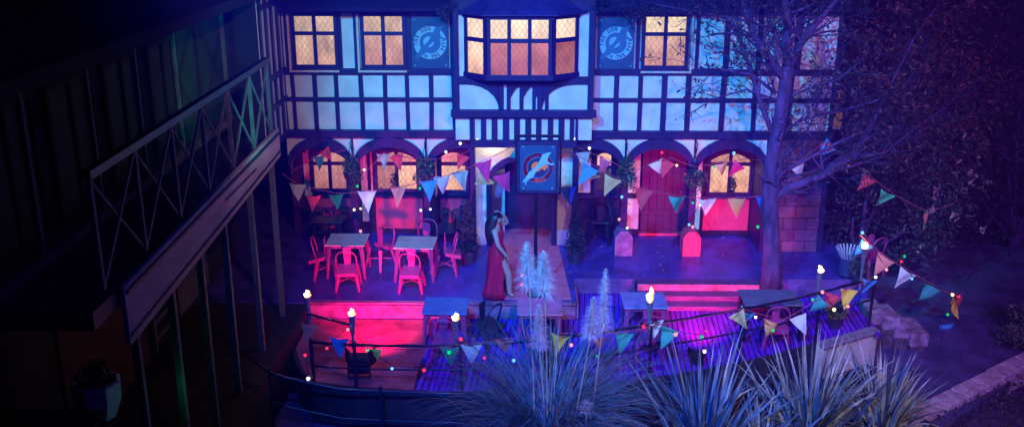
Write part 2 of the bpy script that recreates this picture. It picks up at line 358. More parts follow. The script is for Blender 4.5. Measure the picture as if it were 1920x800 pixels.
# jettied centre with oriel bay
jy = -.40
w = MB().box(-1.47, 1.32, jy, -.002, 2.56, 5.4); w.build('centre_wall', plaster, pub)
tf = MB(); a, b = jy-.05, jy+.003
for x0, x1 in ((-1.49, -1.38), (1.22, 1.34)): tf.box(x0, x1, a-.02, b, 3.05, 5.4)
tf.box(-1.38, 1.22, a, b, 3.72, 3.88); tf.box(-1.55, 1.40, a-.1, b, 3.06, 3.20); tf.box(-1.38, 1.22, a, b, 5.18, 5.4)
tf.box(-1.16, 1.02, a-.06, b, 2.42, 2.57); tf.box(-1.16, 1.02, a, b, 3.02, 3.06)
for x0, x1 in ((-1.18, -1.10), (-1.09, -1.075)): tf.box(x0, x1, a, b, 2.57, 3.02)
for x0, x1 in ((-.95, -.84), (-.73, -.61), (-.50, -.37), (-.27, -.15), (-.04, .08), (.18, .29), (.42, .53), (.64, .76), (.87, .96), (.985, 1.04)):
    tf.box(x0, x1, a, b, 2.57, 3.02)
for x0, x1 in ((-.42, -.34), (-.16, -.08), (.10, .17), (.36, .43)):
    tf.box(x0, x1, a, b, 3.20, 3.72)
for sgn, xe in ((1, -.58), (-1, .30)):   # curved braces under the oriel
    xc = xe if sgn == 1 else xe+.0
    pts_o = [(xe-sgn*.62+sgn*.62*math.sin(R(q)), 3.20+.52*math.cos(R(q))) for q in range(0, 91, 9)]
    pts_i = [(p[0]+sgn*.0, 3.74) for p in pts_o]
    for i in range(len(pts_o)-1): tf.prism([pts_o[i], pts_o[i+1], (pts_o[i+1][0], 3.73), (pts_o[i][0], 3.73)], a-.01, b)
    tf.box(min(xe, xe+sgn*.10), max(xe, xe+sgn*.10), a, b, 3.20, 3.72)
for x0, x1 in ((-.34, -.16), (-.08, .10), (.17, .36)):
    pts = [(x0+(x1-x0)*q/6, 3.45+.22*math.sin(PI*q/6*.5)) for q in range(7)]
    for i in range(6): tf.prism([pts[i], pts[i+1], (pts[i+1][0], 3.73), (pts[i][0], 3.73)], a-.005, b-.001)
tf.build('centre_timber_frame', timber, pub, bevel=.008)
bay = MB()
P = [(-1.25, jy), (-.80, -.78), (.48, -.78), (1.0, jy)]
def bayring(z0, z1, grow):
    q = [(-1.25-grow, jy), (-.80-grow*.6, -.78-grow), (.48+grow*.6, -.78-grow), (1.0+grow, jy)]
    bay.prism(q, z0, z1, 'z')
bayring(3.86, 3.97, .05); bayring(5.05, 5.16, .05)
def baylights(p, q, n, z0, z1, tr, mats):
    p, q = V((*p, 0)), V((*q, 0)); d = q-p; L_ = d.length; d.normalize(); nrm = V((d.y, -d.x, 0))
    fr = .075; wd = (L_-fr*(n+1))/n
    for i in range(n+1):
        c = p+d*(i*(wd+fr)+fr/2); M = Matrix.Translation(c+V((0, 0, (z0+z1)/2))) @ Matrix.Rotation(math.atan2(d.y, d.x), 4, 'Z'); bay.obox(M, fr, .07, z1-z0)
    c = p+d*(L_/2); bay.obox(Matrix.Translation(c+V((0, 0, tr))) @ Matrix.Rotation(math.atan2(d.y, d.x), 4, 'Z'), L_, .065, .085)
    out = []
    for i in range(n):
        a_ = p+d*(fr+i*(wd+fr)); b_ = a_+d*wd
        for lo, hi, k in ((z0, tr-.04, 1), (tr+.04, z1, 0)):
            m_ = MB().quad((a_.x, a_.y, lo), (b_.x, b_.y, lo), (b_.x, b_.y, hi), (a_.x, a_.y, hi)); out.append((m_, mats[k][i]))
    return out
panes = baylights(P[0], P[1], 1, 3.97, 5.05, 4.64, ([gl_bayt], [gl_bright]))
panes += baylights(P[1], P[2], 3, 3.97, 5.05, 4.64, ([gl_bayt]*3, [gl_bayb]*3))
panes += baylights(P[2], P[3], 1, 3.97, 5.05, 4.64, ([gl_bayt], [gl_bayr]))
bo = bay.build('oriel_bay', timber, pub, bevel=.006)
for m_, k in panes: m_.build('pane', k, bo)
rb = MB(); q0 = [(-1.42, jy), (-.88, -.92), (.56, -.92), (1.17, jy)]; q1 = [(-.95, jy), (-.6, -.55), (.3, -.55), (.7, jy)]
for i in range(3): rb.quad((*q0[i], 5.165), (*q0[i+1], 5.165), (*q1[i+1], 5.52), (*q1[i], 5.52))
rb.quad(*[(x, y, 5.165) for x, y in q0][::-1]); rb.quad(*[(x, y, 5.52) for x, y in q1])
for (a_, b_) in zip(q0, q1): rb.tube([(*a_, 5.17), (*b_, 5.525)], .018, 6)
rb.prism([(x*1.02, y*1.03) for x, y in q0], 5.135, 5.162, 'z')
rb.build('roof', leadroof, bo)
# upper windows
def window(x0, x1, z0, z1, Y, cols, tr, mats, parent=pub, fr=.075, reveal=None, fm=timber, arch=0, name='window'):
    f = MB(); d0, d1 = Y-.085, Y-.012
    f.box(x0, x0+fr, d0, d1, z0, z1); f.box(x1-fr, x1, d0, d1, z0, z1); f.box(x0+fr, x1-fr, d0, d1, z0, z0+fr); f.box(x0+fr, x1-fr, d0, d1, z1-fr, z1)
    wd = (x1-x0-fr*(cols+1))/cols
    for i in range(1, cols): f.box(x0+i*(wd+fr), x0+i*(wd+fr)+fr, d0+.01, d1, z0+fr, z1-fr)
    if tr: f.box(x0+fr, x1-fr, d0+.005, d1, tr-fr/2, tr+fr/2)
    if arch:   # segmental head: corner fillets
        for i in range(cols):
            a_ = x0+fr+i*(wd+fr); b_ = a_+wd; xc = (x0+x1)/2; hw = (x1-x0)/2-fr
            n = 8; pts = []
            for j in range(n+1):
                xx = a_+(b_-a_)*j/n; pts.append((xx, z1-fr-arch*((xx-xc)/hw)**2))
            for j in range(n): f.prism([pts[j], pts[j+1], (pts[j+1][0], z1-fr+.002), (pts[j][0], z1-fr+.002)], d0+.008, d1)
    o = f.build(name, fm, parent, bevel=.005)
    for i in range(cols):
        a_ = x0+fr+i*(wd+fr); b_ = a_+wd; segs = [(z0+fr, tr-fr/2), (tr+fr/2, z1-fr)] if tr else [(z0+fr, z1-fr)]
        for k, (lo, hi) in enumerate(segs):
            mm = mats[(i*len(segs)+k) % len(mats)]
            MB().quad((a_, Y-.03, lo), (b_, Y-.03, lo), (b_, Y-.03, hi), (a_, Y-.03, hi)).build('pane', mm, o)
    if reveal:
        g = MB(); sd = reveal
        xa, xb = (x0-.075, x0-.03) if sd < 0 else (x1+.03, x1+.075)
        g.box(xa, xb, Y-.09, Y-.012, z0-.03, z1-.02); g.box(min(xa, x0), max(xb, x1), Y-.11, Y-.012, z0-.075, z0-.035)
        g.build('sill', paleframe, o, bevel=.006)
    return o
window(-4.86+.05, -3.86, 3.968, 5.10, 0, 2, 4.68, [gl_cream[0], gl_cream[1], gl_cream[1], gl_cream[0]], reveal=-1)
window(-3.40, -2.47, 3.968, 5.10, 0, 2, 4.68, [gl_peach[0], gl_cream[0], gl_peach[1], gl_cream[1]], reveal=-1)
window(2.31, 3.27, 3.968, 5.10, 0, 2, 4.68, [gl_peach[0], gl_bright, gl_peach[1], gl_bright], reveal=1)
# ground floor
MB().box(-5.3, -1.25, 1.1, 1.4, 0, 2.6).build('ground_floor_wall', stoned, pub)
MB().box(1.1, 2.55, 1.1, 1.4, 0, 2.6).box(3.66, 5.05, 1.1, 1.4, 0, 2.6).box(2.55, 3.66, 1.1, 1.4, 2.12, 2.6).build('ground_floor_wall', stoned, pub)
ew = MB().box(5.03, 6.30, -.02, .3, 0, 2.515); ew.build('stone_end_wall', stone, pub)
ew = MB().box(6.26, 6.36, -.06, 0.31, 0, 2.52).box(5.02, 5.12, -.05, 1.1, 0, 2.515); ew.build('corner_post', timber, pub)
MB().box(-5.3, -1.2, .01, 1.1, 2.515, 2.555).box(1.06, 5.05, .01, 1.1, 2.515, 2.555).build('soffit', timberd, pub)
# arcade: white spandrels over dark arches on posts
def arch_bay(x0, x1, clipx=None):
    xc, hw = (x0+x1)/2, (x1-x0)/2; n = 18
    oc = arc(xc, 1.96, hw*.98, .56, 180, 0, n); ic = arc(xc, 1.82, hw*.90, .48, 180, 0, n)
    if clipx: oc = [(max(clipx[0], min(clipx[1], x)), z) for x, z in oc]; ic = [(max(clipx[0], min(clipx[1], x)), z) for x, z in ic]
    MB().strip([(p[0], 2.53) for p in oc], oc, -.012, .10).build('spandrel', plaster, pub)
    MB().strip(oc, ic, -.09, .12).build('arch', timber, pub)
plumst = mat('plinth_stone', (.26, .10, .30), .85, var=.35, scale=6, bump=.5)
AP = [-5.08, -3.68, -2.13, -.66]; AQ = [.55, 2.07, 3.52, 5.06]
arch_bay(-5.08, -3.68); arch_bay(-3.68, -2.13); arch_bay(-2.13, -.66, (-2.13, -1.2)); arch_bay(.55, 2.07, (1.08, 2.07)); arch_bay(2.07, 3.52); arch_bay(3.52, 5.06)
for x in (-3.68, -2.13, 2.07, 3.52):
    po = MB().box(x-.075, x+.075, -.09, .08, .55 if x > 0 else .3, 2.0).build('arcade_post', timber, pub, bevel=.01)
    big = x > 0; s_ = .19 if big else .13; h_ = .42 if big else .25; ms = apron if x > 3 else (plumst if big else stoned)  # right plinth painted in the magenta-lit colour, the other left as dim stone
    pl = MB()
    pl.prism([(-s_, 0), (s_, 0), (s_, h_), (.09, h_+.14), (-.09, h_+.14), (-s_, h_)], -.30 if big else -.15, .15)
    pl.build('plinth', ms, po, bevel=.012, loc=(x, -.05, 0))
# apron panels, recessed windows, door
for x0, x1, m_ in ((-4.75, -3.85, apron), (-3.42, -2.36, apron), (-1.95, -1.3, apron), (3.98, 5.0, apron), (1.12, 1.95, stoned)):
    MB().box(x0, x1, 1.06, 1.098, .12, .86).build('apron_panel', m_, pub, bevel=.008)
    MB().box(x0-.08, x1+.08, .98, 1.098, .88, .97).build('window_ledge', timber, pub, bevel=.008)
window(-4.84, -3.98, 1.0, 2.0, 1.09, 2, 1.66, gl_pub[:1]*2+gl_pub[1:2]*2, arch=.16, reveal=-1)
window(-3.42, -2.40, 1.0, 2.0, 1.09, 2, 1.66, [gl_pub[2], gl_pub[2], gl_pubb, gl_pub[1]], arch=.16, reveal=-1)
window(-1.98, -1.30, .98, 2.0, 1.09, 1, 1.66, [gl_pubb, gl_pub[0]], arch=.10, reveal=-1)
window(4.00, 5.02, .95, 2.0, 1.09, 2, 1.68, [gl_pubb, gl_pub[1], gl_pubb, gl_pub[2]], arch=.16)
window(1.48, 1.94, .98, 2.0, 1.09, 1, 1.60, [gl_pubd, gl_bright], arch=.06)
for q in ((1.12, 1.42, 1.0, 1.95), (2.2, 2.52, 1.0, 2.0), (2.2, 2.52, .15, .86), (3.70, 3.90, .15, 2.0), (-5.0, -4.92, .9, 1.9), (-3.72, -3.58, .3, 2)): MB().box(q[0], q[1], 1.05, 1.098, q[2], q[3]).build('white_panel', plaster, pub)
d = MB()
for i in range(6): d.box(2.58+i*.175, 2.575+(i+1)*.175, 1.14, 1.18, .06, 2.1)
do = d.build('door', doorm, pub, bevel=.004)
MB().box(2.58, 3.63, 1.17, 1.2, .1, 2.1).box(2.62, 3.6, 1.115, 1.14, .5, .58).box(2.62, 3.6, 1.115, 1.14, 1.5, 1.58).build('ledges', doorm, do)
MB().ball((3.45, 1.10, 1.02), .035).build('handle', torchm, do, smooth=True)
MB().box(2.53, 3.68, 1.0, 1.16, 0.002, .06).build('threshold', apron, pub, bevel=.01)  # magenta light painted in by the apron colour
# porch
pw = MB(); xo0, xo1, zs, zt = -.88, .66, 1.40, .66
xc, hw = (xo0+xo1)/2, (xo1-xo0)/2
pw.box(-1.16, xo0, .34, .44, 0, 2.45); pw.box(xo1, 1.02, .34, .44, 0, 2.45)
ca_ = arc(xc, zs, hw, zt, 180, 0, 20); pw.strip([(p[0], 2.45) for p in ca_], ca_, .34, .44)
pw.box(-1.165, -1.10, .0, 1.1, 0, 2.5).box(.97, 1.03, .0, 1.1, 0, 2.5)
pw.box(-.84, -.50, 1.16, 1.22, 0, 2.2)
pw.box(.60, .70, 1.10, 1.5, 0, 2.2)
pw.build('porch_wall', plaster, pub)
pt_ = MB().strip(arc(xc, zs, hw, zt, 180, 0, 20), arc(xc, zs, hw-.12, zt-.12, 180, 0, 20), .28, .45)
pt_.box(xo0, xo0+.12, .28, .45, 0, zs).box(xo1-.12, xo1, .28, .45, 0, zs)
pt_.box(-1.2, -1.09, -.30, .0, 0, 2.42).box(.96, 1.08, -.30, .0, 0, 2.42)
pt_.build('porch_timbers', timber, pub, bevel=.008)
lb = MB().box(-.52, -.49, 1.2, 2.5, 0, 2.3).box(.61, .66, 1.5, 2.5, 0, 2.3).box(-.6, .7, 2.42, 2.5, 0, 2.3).box(-1.2, 1.05, .44, 2.5, 2.2, 2.3)
lb.build('lobby_wall', timberd, pub)
dd = MB().box(-.42, .07, 2.34, 2.40, .06, 1.9).box(.09, .56, 2.34, 2.40, .06, 1.9).build('porch_door', doorm, pub)
MB().quad((-.36, 2.33, 1.12), (.0, 2.33, 1.12), (.0, 2.33, 1.62), (-.36, 2.33, 1.62)).build('pane', gl_pubb, dd)
MB().quad((.15, 2.33, 1.12), (.5, 2.33, 1.12), (.5, 2.33, 1.62), (.15, 2.33, 1.62)).build('pane', gl_pubb, dd)
MB().box(-.45, .6, 2.25, 2.33, .004, .07).build('door_sill', paleframe, pub)
# roof and eaves
rf = MB().prism([(-.42, 5.16), (-.42, 5.24), (3.6, 8.06), (3.6, 7.96)], -5.5, 6.75, 'x'); rf.build('roof', roofm, pub)
MB().box(-5.4, 6.7, -.40, 0.0, 5.215, 5.235).build('eaves_board', timberd, pub)
MB().box(-5.1, 6.2, 1.4, 4, 0, 5.2).build('rear_body', timberd, pub)

# ------------------------------------------------------------------ writing
def glyph(ch, size, M, out):
    cu = bpy.data.curves.new('glyph', 'FONT'); cu.body = ch; cu.size = size; cu.align_x = 'CENTER'; cu.align_y = 'CENTER'; cu.offset = .004
    ob = bpy.data.objects.new('glyph', cu); col.objects.link(ob); bpy.context.view_layer.update()
    me = bpy.data.meshes.new_from_object(ob.evaluated_get(bpy.context.evaluated_depsgraph_get()))
    n = len(out.v); out.v += [tuple(M @ v.co) for v in me.vertices]; out.f += [tuple(n+i for i in p.vertices) for p in me.polygons]
    bpy.data.objects.remove(ob); bpy.data.meshes.remove(me); bpy.data.curves.remove(cu)
DOG = [(-.50, .03), (-.40, .035), (-.30, .05), (-.22, .062), (-.12, .05), (-.02, .04), (.08, .055), (.18, .075), (.24, .085), (.28, .10), (.33, .125), (.345, .10), (.40, .088), (.50, .035), (.505, .018), (.44, .015), (.38, .005), (.33, -.015), (.29, -.05), (.30, -.12), (.36, -.16), (.345, -.18), (.27, -.145), (.24, -.075), (.16, -.055), (.06, -.03), (-.04, -.02), (-.14, -.03), (-.20, -.05), (-.28, -.06), (-.36, -.03), (-.46, -.035), (-.52, -.07), (-.54, -.06), (-.47, -.015), (-.54, .0), (-.53, .012)]
def emblem(parent, glow=False, y=-.022):
    """ring, dog, lettering, scrolls and studs drawn as thin plates on a board 0.72 x 1.05"""
    k = .315
    def ring(r0, r1, dy, a0=0, a1=360, n=40):
        m = MB(); m.strip(arc(0, 0, r1, r1, a0, a1, n), arc(0, 0, r0, r0, a0, a1, n), y-dy, y+.004); return m
    ring(.235, .335, .004).build('emblem_ring', signglow if glow else signp, parent)
    ring(.215, .240, .008).build('ring_line', signm if glow else signp, parent); 
    if glow: ring(.325, .34, .008).build('ring_line', signm, parent)
    MB().prism(arc(0, 0, .215, .215, 0, 360, 30)[:-1], y-.003, y+.004).build('inner_disc', signm if not glow else signt, parent)
    MB().prism(arc(-.03, .02, .11, .11, 0, 360, 20)[:-1], y-.007, y+.004).build('centre_disc', signp if not glow else signwarm, parent)
    if glow: MB().prism([(.03, .0), (.15, -.06), (.22, .02), (.2, .12), (.14, .06)], y-.0065, y+.004).build('window_glow', signwarm, parent)
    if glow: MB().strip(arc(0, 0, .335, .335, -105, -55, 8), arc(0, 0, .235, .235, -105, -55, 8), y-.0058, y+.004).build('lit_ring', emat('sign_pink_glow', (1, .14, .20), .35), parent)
    dm = MB(); ang_ = R(47)
    dm.prism([(p[0]*math.cos(ang_)*.86-p[1]*math.sin(ang_)*1.15, p[0]*math.sin(ang_)*.86+p[1]*math.cos(ang_)*1.15) for p in DOG], y-.012, y+.004)
    dm.build('dog_figure', signm if not glow else signp, parent)
    tx = MB()
    def word(txt, a_start, a_end, flip):
        n = len(txt)
        for i, ch in enumerate(txt):
            if ch == ' ': continue
            a = R(a_start+(a_end-a_start)*i/(n-1)); c = V((.285*math.cos(a), y-.011, .285*math.sin(a)))
            rot = (a-PI/2) if not flip else (a+PI/2)
            M = Matrix.Translation(c) @ Matrix.Rotation(-rot, 4, 'Y') @ Matrix.Rotation(PI/2, 4, 'X') @ Matrix.Diagonal((.72, 1, 1, 1))
            glyph(ch, .105, M, tx)
    word('THE DOG', 185, 92, False); word('IN THE PSYL', 238, 372, True)
    tx.build('lettering', signt, parent)
    sc_ = MB()
    for zc, s_ in ((.43, 1), (-.43, -1)):
        for cx_, r_ in ((-.10, .055), (0, .06), (.10, .055)):
            pts = [(cx_+r_*math.cos(R(q)), y-.006, zc+s_*(r_*math.sin(R(q))*.8)) for q in range(190, 351, 20)]
            sc_.tube(pts, .006, 4)
        for sx in (-1, 1): sc_.tube([(sx*(.15+.06*q/5), y-.006, zc+s_*(-.02+.05*(q/5)**2)) for q in range(6)], .006, 4)
    sc_.build('scrolls', signm, parent)
    for sx in (-.31, .31):
        for sz in (-.46, .46): MB().ball((sx, y-.004, sz), .018, 8, 4).build('stud', signp, parent)
for x, lb_, nm in ((-1.98, 'blue painted pub sign board on the wall left of the oriel bay', 0), (1.79, 'blue painted pub sign board on the wall right of the oriel bay', 1)):
    s_ = thing('wall_sign', lb_, 'sign', (x, -.075, 4.50), 0, 'sign boards on the upper wall')
    MB().box(-.37, .37, -.02, .02, -.525, .525).build('board', signb, s_, bevel=.006)
    emblem(s_)

ps = thing('pub_sign', 'blue square pub sign with red light showing through its ring on a tall post by the woman', 'sign', (.20, -2.55, 0))
MB().tube([(-.03, 0, 0), (-.03, 0, 2.1)], .035, 10).lathe([(.16, 0), (.16, .02), (.06, .05)], 14, (-.03, 0, 0)).build('post', black, ps, smooth=False)
bd = MB().box(-.335, .335, -.04, .04, 2.13, 3.0).build('board', signb, ps, bevel=.006)
fr_ = MB()
for x0, x1, z0, z1 in ((-.39, -.335, 2.07, 3.06), (.335, .39, 2.07, 3.06), (-.335, .335, 2.07, 2.13), (-.335, .335, 3.0, 3.06)): fr_.box(x0, x1, -.055, .055, z0, z1)
fr_.build('frame', timberd, ps, bevel=.006)
e_ = bpy.data.objects.new('emblem', None); col.objects.link(e_); e_.parent = ps; e_.location = (0, -.02, 2.57); e_.scale = (.86, 1, .86)
emblem(e_, True)
bk = MB(); 
for x0, x1, z0, z1 in ((-.42, -.37, 2.02, 3.16), (.40, .44, 2.02, 3.16), (-.37, .40, 3.11, 3.16), (-.37, .40, 2.02, 2.06)): bk.box(x0, x1, .07, .12, z0, z1)
bk.build('hanger_frame', black, ps)

# ------------------------------------------------------------------ left wing with balcony
wg = thing('veranda_wing', 'dark side wing with a railed balcony on slim posts, projecting at the left', 'building', (-5.6, -7, 0))
OFF = V((-5.6, -7, 0))
def wbuild(m, name, mt, parent=wg, **k):
    o = m.build(name, mt, parent, **k)
    if parent is wg: o.location = -OFF
    return o
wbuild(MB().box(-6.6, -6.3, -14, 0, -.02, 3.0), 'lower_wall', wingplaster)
wbuild(MB().box(-6.297, -6.26, -8.3, -5.4, 0, 2.6), 'brick_panel', brickr)
wbuild(MB().box(-6.297, -6.25, -3.9, -2.2, 0.1, 2.3), 'pale_panel', wingpaint)
lad = MB().box(-6.29, -6.22, -5.2, -5.12, 0, 2.3).box(-6.29, -6.22, -4.3, -4.22, 0, 2.3)
for i in range(7): lad.box(-6.28, -6.22, -5.12, -4.3, .2+i*.3, .26+i*.3)
wbuild(lad, 'glazed_door_frame', wingpaint)
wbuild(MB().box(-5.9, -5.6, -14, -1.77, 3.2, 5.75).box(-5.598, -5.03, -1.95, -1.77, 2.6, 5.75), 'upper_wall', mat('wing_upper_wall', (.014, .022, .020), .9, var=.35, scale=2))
darkglass = mat('dark_glass', (.003, .006, .007), .6, var=.3, spec=.2)
st_ = MB()
for yy in (-2.2, -4.8, -6.4, -8.0, -9.7, -11.4): st_.box(-5.598, -5.54, yy, yy+.07, 3.3, 5.7)
st_.box(-5.597, -5.53, -13, -1.9, 3.30, 3.42)
wbuild(st_, 'wall_timbers', wingpaint)
for yy in (-4.6, -6.2, -7.8, -9.4):
    f = MB().box(-5.6, -5.55, yy-1.3, yy-1.22, 3.6, 5.3).box(-5.6, -5.55, yy-.08, yy, 3.6, 5.3).box(-5.6, -5.55, yy-1.22, yy-.08, 5.22, 5.3).box(-5.6, -5.55, yy-1.22, yy-.08, 3.6, 3.66).box(-5.6, -5.555, yy-.68, yy-.62, 3.66, 5.22)
    wf = wbuild(f, 'window', wingplaster)
    MB().quad((-5.58, yy-1.22, 3.66), (-5.58, yy-.08, 3.66), (-5.58, yy-.08, 5.22), (-5.58, yy-1.22, 5.22)).build('pane', darkglass, wf)
wbuild(MB().box(-6.3, -4.45, -11.0, -3.3, 3.10, 3.30), 'balcony_floor', timberd)
wbuild(MB().prism([(-10.35, 2.62), (-3.25, 2.95), (-3.25, 3.46), (-10.35, 3.32)], -4.44, -4.38, 'x').box(-6.3, -4.44, -3.3, -3.24, 3.0, 3.05), 'fascia', wingfascia, bevel=.01)
wbuild(MB().prism([(-10.3, 3.22), (-3.3, 3.36), (-3.3, 3.40), (-10.3, 3.26)], -4.379, -4.355, 'x').prism([(-10.3, 2.72), (-3.3, 3.04), (-3.3, 3.07), (-10.3, 2.75)], -4.379, -4.36, 'x').box(-4.379, -4.366, -6.6, -4.9, 3.14, 3.17), 'fascia_moulding', timberd)
wbuild(MB().box(-4.47, -4.37, -10.8, -3.55, 4.66, 4.75), 'handrail', black)
ys = [-3.62, -4.75, -5.95, -7.15, -8.35, -9.55, -10.75]
for yy in ys: wbuild(MB().box(-4.445, -4.395, yy-.03, yy+.03, 3.46, 4.66), 'baluster', wingpaint)
for a, b in zip(ys, ys[1:]):
    wbuild(MB().bar((-4.425, a-.02, 3.5), (-4.425, b+.02, 4.64), .02, .035).bar((-4.41, a-.02, 4.64), (-4.41, b+.02, 3.5), .025, .045), 'brace', wingpaint)
for yy in (-3.55, -5.0, -6.45, -7.6, -8.76, -9.97):
    wbuild(MB().box(-4.535, -4.443, yy-.045, yy+.045, -.02, 3.098), 'veranda_post', wingpaint, bevel=.008)
wbuild(MB().prism([(-4.9, 5.62), (-4.9, 5.72), (-9.5, 9.2), (-9.5, 9.1)], -14.5, -1.0, 'y').box(-4.93, -4.87, -14.5, -1.6, 5.56, 5.73), 'roof', mat('wing_roof', (.004, .003, .004), .9, var=.5, scale=6))
# dark shelter roof and planter at the wing's near foot
wb = thing('low_wall', 'low dark wall in front of the wing at the lower left', 'wall', (-6.1, -10.6, 0))
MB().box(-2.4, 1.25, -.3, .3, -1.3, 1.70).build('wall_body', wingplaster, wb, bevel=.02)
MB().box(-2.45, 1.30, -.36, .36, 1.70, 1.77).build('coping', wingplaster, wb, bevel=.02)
wpo = thing('planter', 'squat white planter with a few leaves near the wing at lower left', 'planter', (-5.35, -9.3, 1.15))
MB().lathe([(.20, 0), (.30, .25), (.31, .48), (.27, .5), (.25, .44)], 8).build('tub', whitepot, wpo)
MB().lathe([(.12, -1.16), (.10, 0), (.2, .02)], 10).build('pedestal', wingplaster, wpo)

# ------------------------------------------------------------------ foliage helpers
def leafcloud(m, c, r, n, size, seed, shell=.55, flat=1.0, clump=1.0, aspect=.55):
    rg = random.Random(seed); c = V(c)
    for _ in range(n):
        while True:
            p = V((rg.uniform(-1, 1), rg.uniform(-1, 1), rg.uniform(-1, 1)))
            if p.length < 1 and p.length > shell*rg.random(): break
        q = V((p.x*r[0], p.y*r[1], p.z*r[2]))
        if noise.noise((q+c)*clump*2.2+V((seed, 0, 0))) < -.06: continue
        s = size*rg.uniform(.5, 1.3); a = V((rg.gauss(0, 1), rg.gauss(0, 1), rg.gauss(0, 1)*flat)).normalized(); b = a.orthogonal().normalized(); b.rotate(Matrix.Rotation(rg.uniform(0, 6.3), 3, a))
        cc = c+q; d = a.cross(b)
        m.quad(cc-b*s, cc+d*s*aspect*.8-b*s*.1+a*s*.15, cc+b*s, cc-d*s*aspect*.8-b*s*.1+a*s*.15)
    return m
def branch(m, tw, p, d, ln, r, depth, rg, tips, sag=.0):
    n = 5; pts = [V(p)]; r = max(r, .0075); rr = [r]; d = V(d).normalized()
    for i in range(n):
        d = (d+V((rg.gauss(0, .13), rg.gauss(0, .13), rg.gauss(0, .10)-sag))).normalized(); pts.append(pts[-1]+d*ln/n); rr.append(max(.004, r*(1-.62*(i+1)/n)))
    (m if r > .016 else tw).tube(pts, rr, 7 if r > .03 else 4, cap=r > .03)
    if depth == 0 or r < .003: tips.append(pts[-1]); return
    k = 2 if depth > 3 else 3
    for j in range(k):
        i = rg.randint(2, n) if j else n
        nd = (d+V((rg.gauss(0, .6), rg.gauss(0, .5), rg.gauss(.12, .45)))).normalized()
        branch(m, tw, pts[i], nd, ln*rg.uniform(.55, .8), rr[i]*rg.uniform(.6, .9), depth-1, rg, tips, sag)
# ------------------------------------------------------------------ big bare tree
TY = -2.05
tr = thing('bare_tree', 'large almost bare tree with forking trunk in front of the pub facade', 'tree', (4.83, TY, 0))
def T(x, y, dy=0): return at(x, y, TY+dy)-V((4.83, TY, 0))
bm_, tw_ = MB(), MB(); tips = []; rg = random.Random(21)
trunk = [T(1445, 540), T(1447, 500), T(1446, 440), T(1443, 380), T(1444, 330), T(1450, 285), T(1460, 240), T(1466, 200), T(1472, 160), T(1478, 125)]
bm_.tube(trunk, [.22, .185, .165, .16, .155, .13, .125, .125, .12, .12], 12)
bm_.tube([trunk[0]+V((0, 0, .3)), trunk[0]+V((-.16, -.12, .02))], [.12, .06], 7); bm_.tube([trunk[0]+V((0, 0, .3)), trunk[0]+V((.2, -.06, .02))], [.12, .05], 7)
def limb(pl, r0, r1, sub=3, seed=1, dep=2, ln=.9):
    pts = [T(*p) for p in pl]; n = len(pts)
    bm_.tube(pts, [r0+(r1-r0)*i/(n-1) for i in range(n)], 8)
    g = random.Random(seed)
    for i in range(1, n):
        for _ in range(sub+1):
            dd_ = (pts[i]-pts[i-1]).normalized()+V((g.gauss(0, .6), g.gauss(0, .5), g.gauss(.2, .5)))
            branch(bm_, tw_, pts[i-1].lerp(pts[i], g.random()), dd_, ln*g.uniform(.5, 1.1), (r0+(r1-r0)*i/(n-1))*.50, dep, g, tips)
limb([(1478, 125), (1474, 80), (1478, 40), (1470, -10), (1480, -60)], .10, .05, 3, 3)
limb([(1478, 130), (1500, 85), (1530, 45), (1565, 5), (1600, -40)], .085, .03, 3, 4)
limb([(1472, 150), (1440, 105), (1415, 70), (1400, 30), (1385, -20)], .085, .03, 3, 5)
limb([(1456, 270), (1425, 190), (1410, 140), (1385, 70), (1370, 30)], .055, .02, 2, 6)
limb([(1455, 175), (1410, 140), (1350, 130), (1300, 128)], .035, .01, 2, 7, 2, .6)
limb([(1440, 375), (1480, 352), (1540, 330), (1590, 300), (1625, 255), (1650, 200)], .10, .03, 3, 8)
limb([(1590, 300), (1660, 285), (1730, 230), (1790, 190)], .035, .012, 3, 9)
limb([(1446, 350), (1470, 320), (1530, 290), (1580, 262), (1650, 235)], .05, .015, 3, 10)
limb([(1466, 250), (1500, 225), (1560, 212), (1640, 190), (1720, 150)], .035, .01, 3, 11)
limb([(1470, 185), (1520, 165), (1570, 150), (1620, 110)], .03, .01, 3, 12, 2, .6)
limb([(1462, 190), (1400, 168), (1340, 185), (1290, 215)], .028, .007, 2, 13, 1, .5)
limb([(1455, 55), (1380, 35), (1290, 20), (1210, 5)], .03, .008, 3, 14, 2, .6)
limb([(1650, 200), (1690, 120), (1720, 60), (1760, 10)], .03, .01, 4, 15, 2, .9)
bm_.build('trunk', bark, tr, smooth=True); tw_.build('twigs', twigm, tr)
lf = MB(); g = random.Random(5)
for p in tips:
    if p.x > 1.0 or g.random() < .55:
        n = g.randint(3, 9) if p.x > 1.0 else g.randint(2, 5)
        leafcloud(lf, p, (.22, .2, .16), n, .055, g.randint(0, 999), .1, clump=.01)
lf.build('leaves', leafr, tr)

